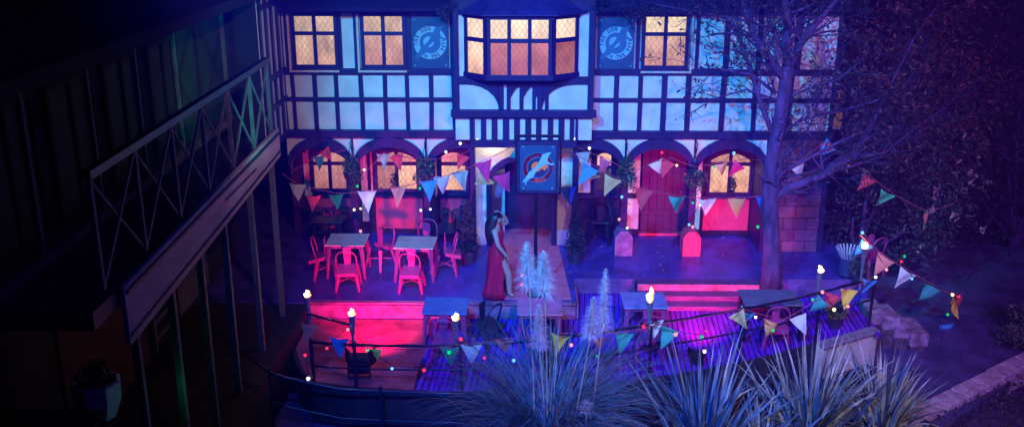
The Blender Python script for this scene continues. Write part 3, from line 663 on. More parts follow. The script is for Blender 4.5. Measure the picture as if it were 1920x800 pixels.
# ------------------------------------------------------------------ shrubs and trees at the right
def shrub(name, label, cat, base, blobs, n, size, m, seed, group=None, tm=bark, blossoms=0, th=.8):
    o = thing(name, label, cat, base, 0, group); b = MB(); t_ = MB(); g = random.Random(seed)
    for i, (c, r) in enumerate(blobs):
        leafcloud(b, c, r, int(n*r[0]*r[2]), size, seed+i*13)
        t_.tube([(0, 0, 0), V(c)*.5+V((g.uniform(-.1, .1), 0, 0)), V(c)], [.06, .045, .02], 6)
    b.build('crown', m, o); t_.build('trunk', tm, o)
    if blossoms:
        f = MB(); 
        for _ in range(blossoms):
            c, r = g.choice(blobs); p = V(c)+V((g.uniform(-.8, .8)*r[0], -r[1]*.9, g.uniform(-.8, .7)*r[2]))
            leafcloud(f, p, (.06, .05, .09), 7, .05, g.randint(0, 9999), .1, clump=.01)
        f.build('blossom', blossom, o)
    return o
shrub('evergreen_shrub', 'dense dark evergreen shrub at the pub corner behind the litter bin', 'shrub', (7.4, .6, -.3), [((-.2, 0, .9), (.9, .6, .9)), ((.5, .2, 1.5), (.9, .7, 1.0)), ((0.1, 0, 2.3), (.8, .6, .8)), ((1.2, -.1, .8), (.8, .6, .8))], 2600, .055, leafd, 31, 'shrubs at the pub corner')
shrub('evergreen_shrub', 'evergreen shrub with pale blossom right of the pub corner', 'shrub', (8.9, .6, -.6), [((-.2, 0, .9), (.8, .6, .9)), ((.2, .1, 1.8), (1.0, .7, .9)), ((.1, 0, 2.7), (.9, .6, .8))], 2400, .06, leafm, 47, 'shrubs at the pub corner', blossoms=22)
shrub('broadleaf_tree', 'tall russet leaved tree beyond the pub at the upper right', 'tree', (8.2, 3.6, -1), [((-.6, 0, 4.6), (1.4, 1, 1.3)), ((1.0, .3, 5.2), (1.6, 1.0, 1.5)), ((2.6, .2, 4.4), (1.5, 1, 1.4)), ((.6, 0, 3.4), (1.5, 1.0, 1.1)), ((2.2, 0, 2.8), (1.5, 1, 1.2))], 950, .085, leafr, 61, 'trees beyond the pub')
shrub('broadleaf_tree', 'big dark tree filling the far right edge', 'tree', (12.3, 3.5, -1), [((-.8, 0, 3.0), (1.6, 1, 1.6)), ((.8, 0, 3.6), (1.6, 1, 1.6)), ((-.4, .3, 5.2), (1.7, 1.2, 1.6)), ((1.2, 0, 1.5), (1.6, 1, 1.3)), ((-1.0, 0, 1.2), (1.4, 1, 1.2)), ((1.4, .2, 5.4), (1.5, 1, 1.5))], 800, .09, leafd, 77, 'trees beyond the pub')
shrub('round_bush', 'leafy bush beside the garden path at the right edge', 'bush', (9.75, -2.6, -1.1), [((.1, 0, .6), (.6, .5, .55)), ((.5, .1, .9), (.6, .5, .5)), ((-.1, .1, .25), (.45, .4, .3))], 4200, .05, mat('bush_leaves', (.11, .14, .10), .55, var=.6, scale=5), 91)
structure(MB().quad((4, 9, -1.4), (60, 9, -1.4), (60, 16, 3), (4, 16, 3)).quad((4, 16, 3), (60, 16, 3), (60, 40, 14), (4, 40, 14)).build('hillside', mat('hill_scrub', (.02, .02, .025), .95, var=.6, scale=.8)))
nh = thing('neighbouring_house', 'brick house corner with a lit window beyond the pub', 'house', (8.0, 4.2, -1))
MB().box(-1.2, 2.2, 0, 3, 0, 5.2).build('wall', brickmat('house_brick', (.12, .05, .05), (.08, .035, .04), (.05, .04, .045), .22, .075), nh)
hw_ = MB().box(-.75, -.68, -.05, 0.01, 2.7, 3.8).box(-.12, -.05, -.05, .01, 2.7, 3.8).box(-.68, -.12, -.05, .01, 3.73, 3.8).box(-.68, -.12, -.05, .01, 2.7, 2.76).build('window', timberd, nh)
MB().quad((-.68, -.02, 2.76), (-.12, -.02, 2.76), (-.12, -.02, 3.73), (-.68, -.02, 3.73)).build('pane', glassmat('house_window', (.50, .20, .20), (.4, .14, .14), .3, 2.3, 3, .15, 2.2, leadw=.03), hw_)
MB().prism([(-.3, 5.2), (1.5, 6.6), (3.3, 5.2)], -1.4, 2.4, 'x').build('roof', roofm, nh)
for x, y, rx in ((1135, 12, .35), (1190, 22, .35), (1235, 14, .3), (832, 20, .16), (845, 8, .14)):
    p = at(x, y, -.45); iv = MB(); leafcloud(iv, (0, 0, 0), (rx, .12, .16), 260, .04, int(x), .1)
    for k in range(6): iv.tube([(-rx+k*rx*.4, 0, .05), (-rx+k*rx*.4+.05, .02, -.1), (-rx+k*rx*.42, .0, -.18)], .005, 4)
    o = iv.build('creeper', leafd); o.location = p
    tag(o, 'dark straggling creeper over the eaves right of the bay roof' if x > 1000 else 'small dark creeper over the eaves left of the bay roof', 'creeper', 'creepers right of the bay roof' if x > 1000 else 'creepers left of the bay roof')

# ------------------------------------------------------------------ kerb, ground cover, stone steps, bin
kb = thing('kerb_wall', 'low stone kerb wall curving along the garden path at lower right', 'wall', (8, -4.4, -1.1))
kp = [(5.2, -6.05), (6.0, -5.5), (7.0, -4.78), (8.0, -4.05), (9.2, -3.15), (10.6, -2.2), (13, -1.0)]
ko = offs(kp, .36); g = random.Random(12); kk = MB()
for (a, b), (c, d) in zip(zip(kp, kp[1:]), zip(ko, ko[1:])):
    n = max(2, int((V(b)-V(a)).length/.42))
    for q in range(n):
        f0, f1 = q/n+.012, (q+1)/n-.012; P_ = lambda p, r, f: tuple(V(p).lerp(V(r), f)); h_ = g.uniform(-.02, .02)
        kk.prism([P_(a, b, f0), P_(a, b, f1), P_(c, d, f1), P_(c, d, f0)], -1.35, -.92+h_, 'z')
x_ = kk.build('kerb_stones', kerbm, kb, bevel=.025); x_.location = -kb.location
gc = MB(); g = random.Random(3)
for _ in range(5200):
    x = g.uniform(6.0, 12.5); ye = -5.5+(x-6.0)*.745; y = ye-.45-abs(g.gauss(0, .9))
    leafcloud(gc, (x, y, -1.25+g.random()*.28), (.03, .03, .03), 1, .038, g.randint(0, 99999), 0, .6, .01)
tag(gc.build('ground_cover', leafm), kind='stuff')
ss = thing('stone_steps', 'rough pale stone steps going down beside the right end of the deck', 'steps', (6.65, -2.4, -1.1))
g = random.Random(9)
for i in range(4):
    x0 = .0+i*.25+g.uniform(-.03, .03); zt_ = .82-.13*i+g.uniform(-.02, .02); yf = -.14-.05*i
    o = MB().box(x0, x0+.32+.05*(i%2), yf, .55, zt_-.30, zt_).build('step', mat('step_stone_%d' % i, (.28, .16, .26), .85, var=.55, scale=6, bump=.8, bscale=7), ss, bevel=.05)
    MB().box(x0+.02, x0+.30, yf+.03, .5, 0, zt_-.29).build('rubble', mat('step_rubble_%d' % i, (.09, .05, .09), .9, var=.5, scale=8, bump=.8, bscale=9), o)
bn = thing('litter_bin', 'blue slatted litter bin with flared striped rim near the corner torch', 'bin', (6.48, -1.45, 0))
s1, s2 = MB(), MB()
for i in range(22):
    a = 2*PI*i/22; c_, s_ = math.cos(a), math.sin(a)
    s1.bar((.15*c_, .15*s_, .05), (.15*c_, .15*s_, .42), .028, .008, (c_, s_, 0)); s2.bar((.155*c_, .155*s_, .42), (.26*c_, .26*s_, .62), .034, .01, (c_, s_, .3))
s1.lathe([(.13, .04), (.14, .06), (.14, .40), (.12, .40)], 18).build('body', binm, bn); s2.build('rim_slats', binw, bn)
MB().lathe([(.13, 0), (.13, .05)], 18).build('foot', black, bn)

# ------------------------------------------------------------------ furniture
def make_chair(mt, label, group):
    o = thing('metal_chair', label, 'chair', (0, 0, 0), 0, group)     # faces +y; back at -y
    s = MB(); s.prism([(-.19, -.17), (.19, -.17), (.205, .14), (.17, .20), (-.17, .20), (-.205, .14)], .435, .46, 'z'); s.prism([(-.19, -.17), (.19, -.17), (.2, .16), (-.2, .16)], .385, .434, 'z'); s.build('seat', mt, o, bevel=.012)
    for sx, sy in ((-1, -1), (1, -1), (-1, 1), (1, 1)):
        MB().bar((sx*.155, sy*.145, .44), (sx*.225, sy*.225, 0), .075, .055, (sx, sy, 0), .034, .028).build('leg', mt, o)
    pts = [(-.19, -.16, .45), (-.20, -.20, .62), (-.19, -.23, .74), (-.13, -.255, .83), (0, -.265, .86), (.13, -.255, .83), (.19, -.23, .74), (.20, -.20, .62), (.19, -.16, .45)]
    MB().tube(pts, .016, 8).build('back_frame', mt, o, smooth=True)
    MB().prism([(-.055, .45), (.055, .45), (.085, .84), (0, .86), (-.085, .84)], -.008, .008, 'y').build('back_splat', mt, o).rotation_euler = (0, 0, 0)
    sp_ = o.children[-1]; sp_.location = (0, -.165, 0); sp_.matrix_local = Matrix.Translation((0, -.165, .45)) @ Matrix.Rotation(R(14), 4, 'X') @ Matrix.Translation((0, 0, -.45))
    MB().bar((-.17, -.16, .2), (.17, .16, .2), .02).bar((-.17, .16, .21), (.17, -.16, .21), .02).build('stretcher', mt, o)
    return o
def make_table(label, group, top, leg, wx=.80, wy=.74):
    o = thing('cafe_table', label, 'table', (0, 0, 0), 0, group)
    MB().box(-wx/2, wx/2, -wy/2, wy/2, .70, .73).build('tabletop', top, o, bevel=.012)
    MB().box(-wx/2+.06, wx/2-.06, -wy/2+.06, wy/2-.06, .64, .70).build('apron', leg, o)
    for sx in (-1, 1):
        for sy in (-1, 1): MB().bar((sx*(wx/2-.08), sy*(wy/2-.08), .68), (sx*(wx/2-.02), sy*(wy/2-.02), 0), .085, .06, (sx, sy, 0), .038, .03).build('leg', leg, o)
    return o
G1, G2 = 'red metal chairs round the cafe tables', 'square cafe tables on the terrace and deck'
ch0 = make_chair(chairm, 'x', G1)
CH = [(-3.50, -2.20, 0, 4, 'red metal chair with its back to the camera at the left terrace table'),
      (-4.05, -1.62, 0, -84, 'red metal chair at far left facing the left terrace table'),
      (-3.02, -1.05, 0, 140, 'red metal chair at the far right corner of the left terrace table'),
      (-2.24, -2.28, 0, -2, 'bright pink lit metal chair with its back to the camera at the second terrace table'),
      (-2.10, -.72, 0, 178, 'metal chair behind the second terrace table facing the camera'),
      (-1.66, -1.35, 0, 96, 'metal chair on the right side of the second terrace table'),
      (-1.42, -4.72, -.3, 3, 'dim red metal chair in front of the deck table nearest the left'),
      (.22, -4.78, -.3, -4, 'metal chair half hidden by pampas in front of the pink lit deck table'),
      (2.10, -4.50, -.3, 5, 'red metal chair in front of the deck table under the tall flame'),
      (4.42, -4.05, -.3, -3, 'red metal chair in front of the rightmost deck table'),
      (6.95, -1.30, 0, 30, 'small red metal chair behind the corner torch by the shrubs')]
for i, (x, y, z, a, l) in enumerate(CH):
    o = ch0 if i == 0 else copy_tree(ch0); o.location = (x, y, z); o.rotation_euler.z = R(a); o['label'] = l
cd0 = make_chair(chaird, 'x', 'dark chairs along the pub wall')
for i, (x, y, z, a, l) in enumerate([(-4.55, .35, 0, 20, 'dark chair under the leftmost pub window, its back against the wall'), (-4.0, .45, 0, -5, 'dark chair beside the first arcade post under the left window'),
        (-1.78, .35, 0, 8, 'dark chair under the narrow window left of the porch'), (-1.40, .5, 0, -12, 'dark chair tight against the left porch wall'),
        (-.78, -4.15, -.3, 60, 'dark metal chair on the deck between two tables, seen from behind'), (1.62, .55, 0, 170, 'dark chair under the dim window right of the porch')]):
    o = cd0 if i == 0 else copy_tree(cd0); o.location = (x, y, z); o.rotation_euler.z = R(a); o['label'] = l
    if i == 4: o.scale = (1.15, 1.15, 1.0)
tb0 = make_table('x', G2, tablem, tablelegm)
TB = [(-3.63, -1.40, 0, 0, 'grey square table at left on the terrace among red chairs'), (-2.23, -1.55, 0, -2, 'grey square table on the terrace beside the pink lit wall panel'),
      (-1.43, -4.04, -.3, -1, 'blue lit square table on the deck left of the dark chair'), (.235, -4.06, -.3, 0, 'pink lit square table on the deck behind the tall pampas plumes'), (2.12, -3.74, -.3, 1, 'blue lit square table on the deck behind the tallest flame')]
for i, (x, y, z, a, l) in enumerate(TB):
    o = tb0 if i == 0 else copy_tree(tb0); o.location = (x, y, z); o.rotation_euler.z = R(a); o['label'] = l
tops = [None, None, mat('blue_lit_tabletop', (.07, .12, .42), .45, var=.25), mat('pink_lit_tabletop', (.62, .14, .36), .5, var=.2), mat('violet_lit_tabletop', (.20, .16, .48), .45, var=.25)]  # deck tops recoloured: the coloured light on them is painted in
for o, tm_ in zip([tb0]+[x for x in col.objects if x.name.startswith('cafe_table.')], tops):
    if tm_:
        c = [k for k in o.children if k.name.startswith('tabletop')][0]; c.material_slots[0].link = 'OBJECT'; c.material_slots[0].material = tm_
big = make_table('wide dark blue table on the deck at the foot of the bare tree', G2, mat('blue_table', (.10, .09, .19), .5, var=.25), blackm, 1.05, .74); big.location = (4.42, -3.57, -.3)
dt = make_table('small dark table by the wall under the leftmost pub window', 'dark tables along the pub wall', chaird, chaird, .7, .5); dt.location = (-4.28, -.1, 0)

# entrance carpet
tag(MB().prism([(-.50, 1.15), (-.46, 2.2), (.56, 2.2), (.66, 1.15), (.86, -2.75), (-.66, -2.75)], .003, .014, 'z').build('entrance_carpet', matm), 'long pinkish red carpet leading out of the porch door', 'carpet')
# potted conifers flanking the porch
for i, (x, y, l) in enumerate(((-1.22, -.75, 'dark slim conifer in a pot at the left side of the porch'), (1.02, -.70, 'dark slim conifer in a pot at the right side of the porch'))):
    o = thing('potted_conifer', l, 'potted tree', (x, y, 0), 0, 'potted conifers flanking the porch')
    MB().lathe([(.13, 0), (.19, .28), (.21, .30), (.18, .30), (.17, .27)], 14).build('pot', potm, o)
    b = MB(); g = random.Random(40+i)
    for k in range(9):
        z = .36+k*.115; r_ = .23*(1-k/9.6)+.02; leafcloud(b, (0, 0, z), (r_, r_, .11), 230, .035, 50+k+i*20, .5, clump=.01)
    b.build('foliage', leafd, o); MB().tube([(0, 0, .28), (0, 0, 1.2)], .015, 5).build('stem', bark, o)
    for k in range(4): pass
# plants on the window ledges (dark silhouettes against the lit glass)
for i, (x, z, l) in enumerate(((-2.95, .98, 'dark pot plant on the ledge of the brightest left window'), (4.55, .98, 'dark pot plant on the ledge of the right hand pub window'))):
    o = thing('pot_plant', l, 'pot plant', (x, .93, z), 0, 'plants on the window ledges')
    MB().lathe([(.05, 0), (.07, .10), (.06, .10)], 10).build('pot', potm, o)
    b = MB(); leafcloud(b, (0, 0, .28), (.10, .06, .24), 240, .035, 70+i, .1, clump=.01); leafcloud(b, (.0, 0, .12), (.42, .05, .07), 300, .03, 75+i, .1); b.build('foliage', leafd, o)
# hanging baskets
for i, (x, l) in enumerate(((-3.68, 'leftmost hanging flower basket, over the first left arcade post'), (-2.13, 'hanging flower basket over the arcade post left of the porch'), (2.07, 'hanging flower basket over the arcade post right of the porch'), (3.52, 'rightmost hanging flower basket, near the bare tree'))):
    o = thing('hanging_basket', l, 'hanging basket', (x, -.32, 1.55), 0, 'hanging baskets between the arches')
    MB().tube([(0, .225, .98), (0, .225, .55)], .012, 6).tube([(0, .22, .92), (0, 0, .94), (0, -.02, .88)], .01, 6).tube([(0, .22, .62), (0, .02, .92)], .008, 6).build('bracket', black, o)
    c = MB()
    for k in range(3): c.tube([(.17*math.cos(2.1*k), .17*math.sin(2.1*k), .28), (0, -.01, .86)], .004, 4)
    c.build('chain', black, o)
    MB().lathe([(.05, .08), (.14, .16), (.18, .28), (.16, .28)], 14).build('bowl', potm, o)
    b = MB(); leafcloud(b, (0, 0, .40), (.20, .18, .28), 420, .035, 80+i, .2, clump=.5); leafcloud(b, (0, -.02, .18), (.26, .2, .22), 420, .035, 84+i, .4, clump=.5); leafcloud(b, (.05, -.02, -.08), (.16, .1, .22), 150, .03, 89+i, .2, clump=.5); b.build('foliage', basketl, o)
    f = MB(); leafcloud(f, (0, -.06, .22), (.25, .17, .17), 46, .03, 95+i, .5, clump=.01); f.build('flowers', blossom, o)

g = random.Random(88); fl = MB()
for _ in range(700):
    q = g.random()
    if q < .45: x, y, z = g.uniform(-4, 6.2), g.uniform(-2.9, .9), .012; 
    elif q < .7: x, y, z = g.uniform(-1.6, 5.6), g.uniform(-5, -3.1), -.288
    else: x, y, z = g.uniform(6.6, 11), g.uniform(-5, -1.2), -1.045
    if q < .45 and x > .95 and y < -1.6: continue
    if q >= .7 and y < -5.4+(x-6)*.745: continue
    leafcloud(fl, (x, y, z+.012), (.02, .02, .006), 1, .035, g.randint(0, 99999), 0, 3.0, .01)
tag(fl.build('fallen_leaves', mat('fallen_leaf', (.20, .09, .10), .8, var=.6, scale=4)), kind='stuff')
# ------------------------------------------------------------------ railings
def zrail(x):
    pts = [(-4.1, .40), (-3.55, .40), (-2.78, .45), (-1.08, .52), (.51, .59), (2.06, .68), (3.65, .70), (5.21, .66), (6.45, .66)]
    for (a, za), (b, zb) in zip(pts, pts[1:]):
        if a <= x <= b: return za+(zb-za)*(x-a)/(b-a)
    return .5
EI = EDGE[2:]
def edge_y(x):
    for (xa, ya), (xb, yb) in zip(EDGE, EDGE[1:]):
        if xa <= x <= xb: return ya+(yb-ya)*(x-xa)/(xb-xa)
    return EDGE[-1][1]
rl = thing('deck_railing', 'black two bar iron railing curving round the front of the deck', 'railing', (0, -5.8, -.3))
def rb_(m, nm, **k):
    o = m.build(nm, railm, rl, **k); o.location = -rl.location; return o
xs = [-3.52+i*(6.42+3.52)/40 for i in range(41)]
rb_(MB().tube([(x, edge_y(x), zrail(x)) for x in xs], .022, 8), 'handrail', smooth=True)
rb_(MB().tube([(x, edge_y(x), zrail(x)-.42) for x in xs], .016, 8), 'lower_bar', smooth=True)
rb_(MB().tube([(x, edge_y(x)-.03, zrail(x)+.03+.012*math.sin(x*9)) for x in xs], .012, 6), 'cable_wrap', smooth=True)
RP = [-3.52, -2.78, -1.05, .51, 2.05, 3.65, 5.21, 6.40]
for x in RP: rb_(MB().tube([(x, edge_y(x), -.45), (x, edge_y(x), zrail(x)+.03)], .028, 8).ball((x, edge_y(x), zrail(x)+.04), .04), 'post')
rb_(MB().tube([(-3.70, -4.85, .60), (-2.80, -5.70, .78)], .022, 8).tube([(-3.70, -4.85, -.3), (-3.70, -4.85, .62)], .028, 8), 'side_rail', smooth=True)
r2 = thing('walk_railing', 'lower black iron railing along the walk in front of the deck', 'railing', (-2, -6.2, -1.0))
W = [(-5.2, -5.0, .30), (-4.06, -6.2, .18), (-3.78, -6.2, .09), (-2.95, -6.2, -.10), (-2.31, -6.2, -.13), (-1.4, -6.25, -.13), (-.3, -6.3, -.13)]
for dz, nm, r_ in ((0, 'handrail', .022), (-.52, 'lower_bar', .016)):
    o = MB().tube([(x, y, z+dz) for x, y, z in W], r_, 8).build(nm, railm, r2, smooth=True); o.location = -r2.location
for x, y, z in ((-4.06, -6.2, .18), (-2.31, -6.2, -.13), (-.5, -6.28, -.13)):
    o = MB().tube([(x, y, -1.0), (x, y, z+.05)], .026, 8).ball((x, y, z+.07), .035).build('post', railm, r2); o.location = -r2.location

# torches with live flames
TO = [((-3.70, -4.85, .62), 'leftmost flaming torch, on the back corner of the railing', .30), ((-2.80, -5.71, .62), 'flaming torch on the railing above the black floodlight', .34), ((-1.12, -5.86, .60), 'flaming torch left of the pampas grass on the railing', .36), ((2.01, -5.36, .74), 'tallest flaming torch, right of the pampas plumes', .34), ((5.16, -3.93, .72), 'flaming torch near the foot of the bare tree', .34), ((6.55, -2.1, .45), 'corner torch with round glowing head by the litter bin', .40)]
for i, (p, l, h) in enumerate(TO):
    o = thing('garden_torch', l, 'torch', p, 0, 'flaming torches along the deck edge')
    k = MB().lathe([(.022, -.25 if i != 5 else -.5), (.026, 0), (.035, .04), (.05, h-.07), (.055, h), (.045, h), (.03, h-.02)], 12)
    if i == 5: k.tube([(0, 0, -.45), (0, 0, -.2)], .026, 8)
    k.build('canister', torchm, o)
    g = random.Random(11+i); sw_ = g.uniform(-.02, .02); tall = .27 if i == 3 else .13
    if i == 5:
        MB().ball((0, 0, h+.05), .06, 12, 8, 1.15).build('flame', flame, o, smooth=True)
    else:
        pr_ = [(.012, 0), (.05, .25), (.046, .42), (.022, .62), (.03, .74), (.006, 1)]
        f = MB(); base = len(f.v); n = 10
        f.tube([(sw_*math.sin(q*5)+.012*math.sin(q*11), 0, h-.01+q*tall) for _, q in pr_], [r_ for r_, _ in pr_], n); f.build('flame', flame, o, smooth=True)
        f = MB().tube([(.03+sw_*math.sin(q*4+1), .01, h-.01+q*tall*.8) for _, q in pr_], [r_*.8 for r_, _ in pr_], n); f.build('flame_tongue', flameo, o, smooth=True)

def flame_light(p):
    l = bpy.data.lights.new('flame_light', 'POINT'); l.energy = 5; l.color = (1, .55, .25); l.shadow_soft_size = .05
    o = bpy.data.objects.new('flame_light', l); col.objects.link(o); o.location = p
for p, l, h in TO: flame_light((p[0], p[1]-.02, p[2]+h+.22))
# floodlights on the deck, lamp towards the pub
for i, (p, rz, l) in enumerate((((-2.78, -5.42, -.3), 2, 'black stage floodlight at left on the deck, facing the pub'), ((2.93, -4.85, -.3), -5, 'black stage floodlight with open side flaps at right on the deck'))):
    o = thing('floodlight', l, 'floodlight', p, R(rz), 'stage floodlights at the deck edge')
    s_ = 1.35 if i == 0 else .8
    o.scale = (s_, s_, s_)
    tl = Matrix.Translation((0, 0, .2)) @ Matrix.Rotation(R(10), 4, 'X')
    MB().obox(tl, .24, .16, .22).obox(tl @ Matrix.Translation((0, -.10, 0)), .18, .05, .16).build('housing', blackm, o, bevel=.015)
    MB().obox(tl @ Matrix.Translation((0, .084, 0)), .20, .006, .18).build('lens', lens, o)
    for sx in (-1, 1): MB().obox(tl @ Matrix.Translation((sx*.15, .13, .0)) @ Matrix.Rotation(R(-sx*32), 4, 'Z'), .008, .15, .24).build('barn_door', blackm, o)
    MB().bar((-.13, 0, .2), (-.13, 0, .01), .02, .04).bar((.13, 0, .2), (.13, 0, .01), .02, .04).bar((-.14, 0, .01), (.14, 0, .01), .05, .02).build('yoke', blackm, o)

# ------------------------------------------------------------------ bunting and bulbs
def bunting(label, group, items, line, w=.17, h=.40, wind=0, seed=0):
    """items: (px, py, Y, colour, tilt, scale): apex side centre of a flag seen at that place, Y metres from the wall"""
    pts = [at(*q) for q in line]; base = pts[0].copy()
    o = thing('bunting', label, 'bunting', base, 0, group); g = random.Random(seed)
    smooth_pts = []
    for a, b in zip(pts, pts[1:]):
        for k in range(4):
            q = a.lerp(b, k/4); q.z -= .02*math.sin(PI*k/4); smooth_pts.append(q-base)
    smooth_pts.append(pts[-1]-base)
    MB().tube(smooth_pts, .007, 5).build('cord', ribbon, o)
    for it in items:
        px, py, Y, c = it[:4]; tilt = it[4] if len(it) > 4 else 0; s = it[5] if len(it) > 5 else 1; tw = it[6] if len(it) > 6 else g.uniform(-14, 14)
        m = MB(); n = 7; ph = g.uniform(0, 6); grid = []; cu_, sk_, am_ = g.uniform(-.13, .13), g.uniform(-.05, .05), g.uniform(.012, .045)
        for j in range(n+1):
            v_ = j/n; row = []
            for i in range(7):
                u_ = (i/6-.5)*2*(1-v_*.985); row.append(V((u_*w*s+sk_*v_*v_, am_*math.sin(u_*3.2+v_*2.5+ph)+.02*math.sin(v_*4+ph)+cu_*v_*v_, -v_*h*s*(1-abs(cu_)*.4)-.014*math.cos(u_*1.5)*(1-v_))))
            grid.append(row)
        for j in range(n):
            for i in range(6): m.quad(grid[j][i], grid[j][i+1], grid[j+1][i+1], grid[j+1][i])
        f = m.build('pennant', PC[c], o, smooth=True); f.location = at(px, py, Y)-base
        f.rotation_euler = (R(g.uniform(-6, 6)), R(-tilt), R(tw))
    return o
BG = 'pennant buntings strung across the pub garden'
bunting('bunting strung from the veranda wing across the left arches to the porch', BG,
    [(558, 344, -1.9, 'cream', -4), (588, 366, .2, 'pink', 0, .95), (630, 364, .2, 'green', 0, .95), (688, 357, -1.9, 'white', 0, 1.1), (746, 350, -1.9, 'coral', 5), (803, 338, -1.9, 'blue', 8, 1.05), (828, 330, -1.9, 'lilac', 8), (862, 321, -1.9, 'grey', 12, 1.05), (895, 333, -1.9, 'tan', 68, .9), (905, 302, -1.9, 'magenta', 18, 1.05), (940, 326, -1.9, 'magenta', 20, 1.05), (962, 282, -1.9, 'teal', 58, .9)],
    [(530, 325, -2.2), (558, 344, -1.9), (630, 362, -1.9), (688, 357, -1.9), (746, 350, -1.9), (803, 337, -1.9), (862, 320, -1.9), (905, 301, -1.9), (965, 272, -1.9), (985, 265, -2.4)], seed=1)
bunting('bunting strung from the pub sign across the right arches to the tree trunk', BG,
    [(1054, 282, -1.9, 'coral', -42, 1.05), (1093, 285, -.4, 'grey', 5, .9), (1064, 350, -.4, 'navy', 4, 1.1), (1108, 312, -1.9, 'blue', -30, 1.05), (1150, 332, -1.9, 'tan', -24, 1.05), (1208, 354, -1.9, 'red', -14, 1.1), (1270, 367, -1.9, 'teal', 0, 1.05), (1326, 372, -1.9, 'white', 5, 1.05), (1381, 371, -1.9, 'orange', 0, 1.05), (1434, 368, -1.9, 'navy', 0, 1.05)],
    [(1040, 270, -2.4), (1092, 296, -1.9), (1150, 330, -1.9), (1208, 353, -1.9), (1270, 366, -1.9), (1326, 371, -1.9), (1381, 370, -1.9), (1440, 364, -2.0)], seed=2)
bunting('short bunting hanging in the arches right of the porch', BG,
    [(1137, 298, -.4, 'pink', -24, .85), (1120, 325, -.3, 'tan', -40, .6), (1184, 325, -.4, 'green', 5, .95, 50), (1228, 303, -.4, 'white', 26, .9), (1254, 301, -.4, 'red', -30, .95), (1352, 305, -.4, 'tan', 18, .9), (1388, 307, -.4, 'magenta', -38, .95)],
    [(1085, 277, -.4), (1137, 296, -.4), (1184, 322, -.4), (1228, 302, -.4), (1260, 296, -.4), (1305, 312, -.4), (1352, 303, -.4), (1400, 297, -.4), (1445, 300, -1.9)], seed=3)
bunting('short bunting hanging under the two leftmost arches', BG,
    [(597, 292, -.3, 'teal', 10, .8), (606, 280, -.3, 'red', 35, .8), (718, 288, -.3, 'grey', 0, .85), (743, 290, -.3, 'red', 10, .9), (869, 290, -.3, 'red', -25, .85)],
    [(545, 322, -.5), (597, 290, -.3), (650, 280, -.3), (690, 318, -.3), (718, 286, -.3), (800, 300, -.3), (869, 288, -.3), (886, 275, -.3)], seed=4)
bunting('bunting running from the bare tree out to the shrubs at right', BG,
    [(1494, 306, -2.0, 'white', 20, .95), (1546, 268, -1.9, 'red', 30, .6), (1560, 270, -1.9, 'blue', -50, .9), (1594, 298, -1.9, 'yellow', 10, .7, 50), (1632, 331, -1.6, 'red', -34, .95), (1666, 361, -1.4, 'green', -26, .95), (1736, 398, -1.2, 'coral', -14, 1.0, 60)],
    [(1450, 300, -2.0), (1494, 304, -2.0), (1545, 266, -1.9), (1594, 297, -1.9), (1632, 329, -1.6), (1680, 366, -1.3), (1740, 396, -1.2), (1790, 380, -1.0)], seed=5)
def ey(px): return edge_y(max(-4.0, min(6.4, at(px, 640, -5.4).x)))-.05
RB = [(582, 606, 'coral', -12, .95), (636, 632, 'blue', -4, .95), (706, 653, 'yellow', 0, .55), (780, 654, 'red', -4, 1), (843, 649, 'green', 0, 1), (884, 645, 'white', -2, 1.05), (946, 636, 'coral', 0, .85), (1052, 627, 'yellow', -16, .95), (1122, 633, 'red', 8, .7), (1170, 624, 'teal', -3, .95), (1228, 603, 'white', 12, .9), (1258, 616, 'teal', -22, 1), (1380, 586, 'tan', 38, .9), (1402, 584, 'blue', -14, .95), (1446, 601, 'orange', -20, .8), (1496, 592, 'white', 20, .95), (1546, 562, 'teal', -40, .9), (1562, 551, 'red', -14, .9), (1592, 542, 'yellow', -8, .95), (1632, 524, 'blue', -12, .85)]
bunting('bunting draped along the deck railing between the torches', BG, [(a, b, ey(a), c, d_, s_*.96) for a, b, c, d_, s_ in RB],
    [(573, 612, ey(573)), (640, 632, ey(640)), (700, 650, ey(700)), (780, 653, ey(780)), (860, 645, ey(860)), (946, 634, ey(946)), (1060, 624, ey(1060)), (1170, 622, ey(1170)), (1240, 606, ey(1240)), (1392, 578, ey(1392)), (1470, 598, ey(1470)), (1530, 562, ey(1530)), (1590, 541, ey(1590)), (1640, 519, ey(1640))], h=.41, w=.172, seed=6)
bunting('bunting sloping down from the corner torch above the garden path', BG,
    [(1627, 455, -2.0, 'blue', -34, .85), (1662, 482, -2.0, 'coral', -30, 1.1), (1704, 508, -2.0, 'white', -30, 1.1), (1750, 536, -2.0, 'teal', -30, 1.05), (1789, 560, -2.0, 'yellow', 0, 1.0, 40), (1800, 552, -2.0, 'red', -30, .9, 50)],
    [(1612, 440, -2.05), (1662, 480, -2.0), (1704, 506, -2.0), (1750, 533, -2.0), (1792, 553, -2.0), (1806, 548, -2.0)], h=.40, w=.175, seed=7)
for (px, py, c, l, rx) in ((1727, 634, 'teal', 'green pennant lying flat on the garden path', 84), (1716, 631, 'red', 'red pennant lying on the garden path beside a green one', 84), (1778, 618, 'blue', 'blue pennant propped on its point by the garden path', 30)):
    p = atz(px, py, -1.05); m = MB()
    for j in range(5):
        for i in range(4):
            def g_(i, j): u_ = (i/4-.5)*2*(1-j/5); return (u_*.2, -j/5*.42, .02+.025*math.sin(u_*4+j))
            m.quad(g_(i, j), g_(i+1, j), g_(i+1, j+1), g_(i, j+1))
    o = m.build('fallen_pennant', PC[c]); o.location = p+V((0, .15, 0 if rx > 80 else .05)); o.rotation_euler = (R(90-rx), 0, R(35 if rx > 80 else 20)); tag(o, l, 'pennant')

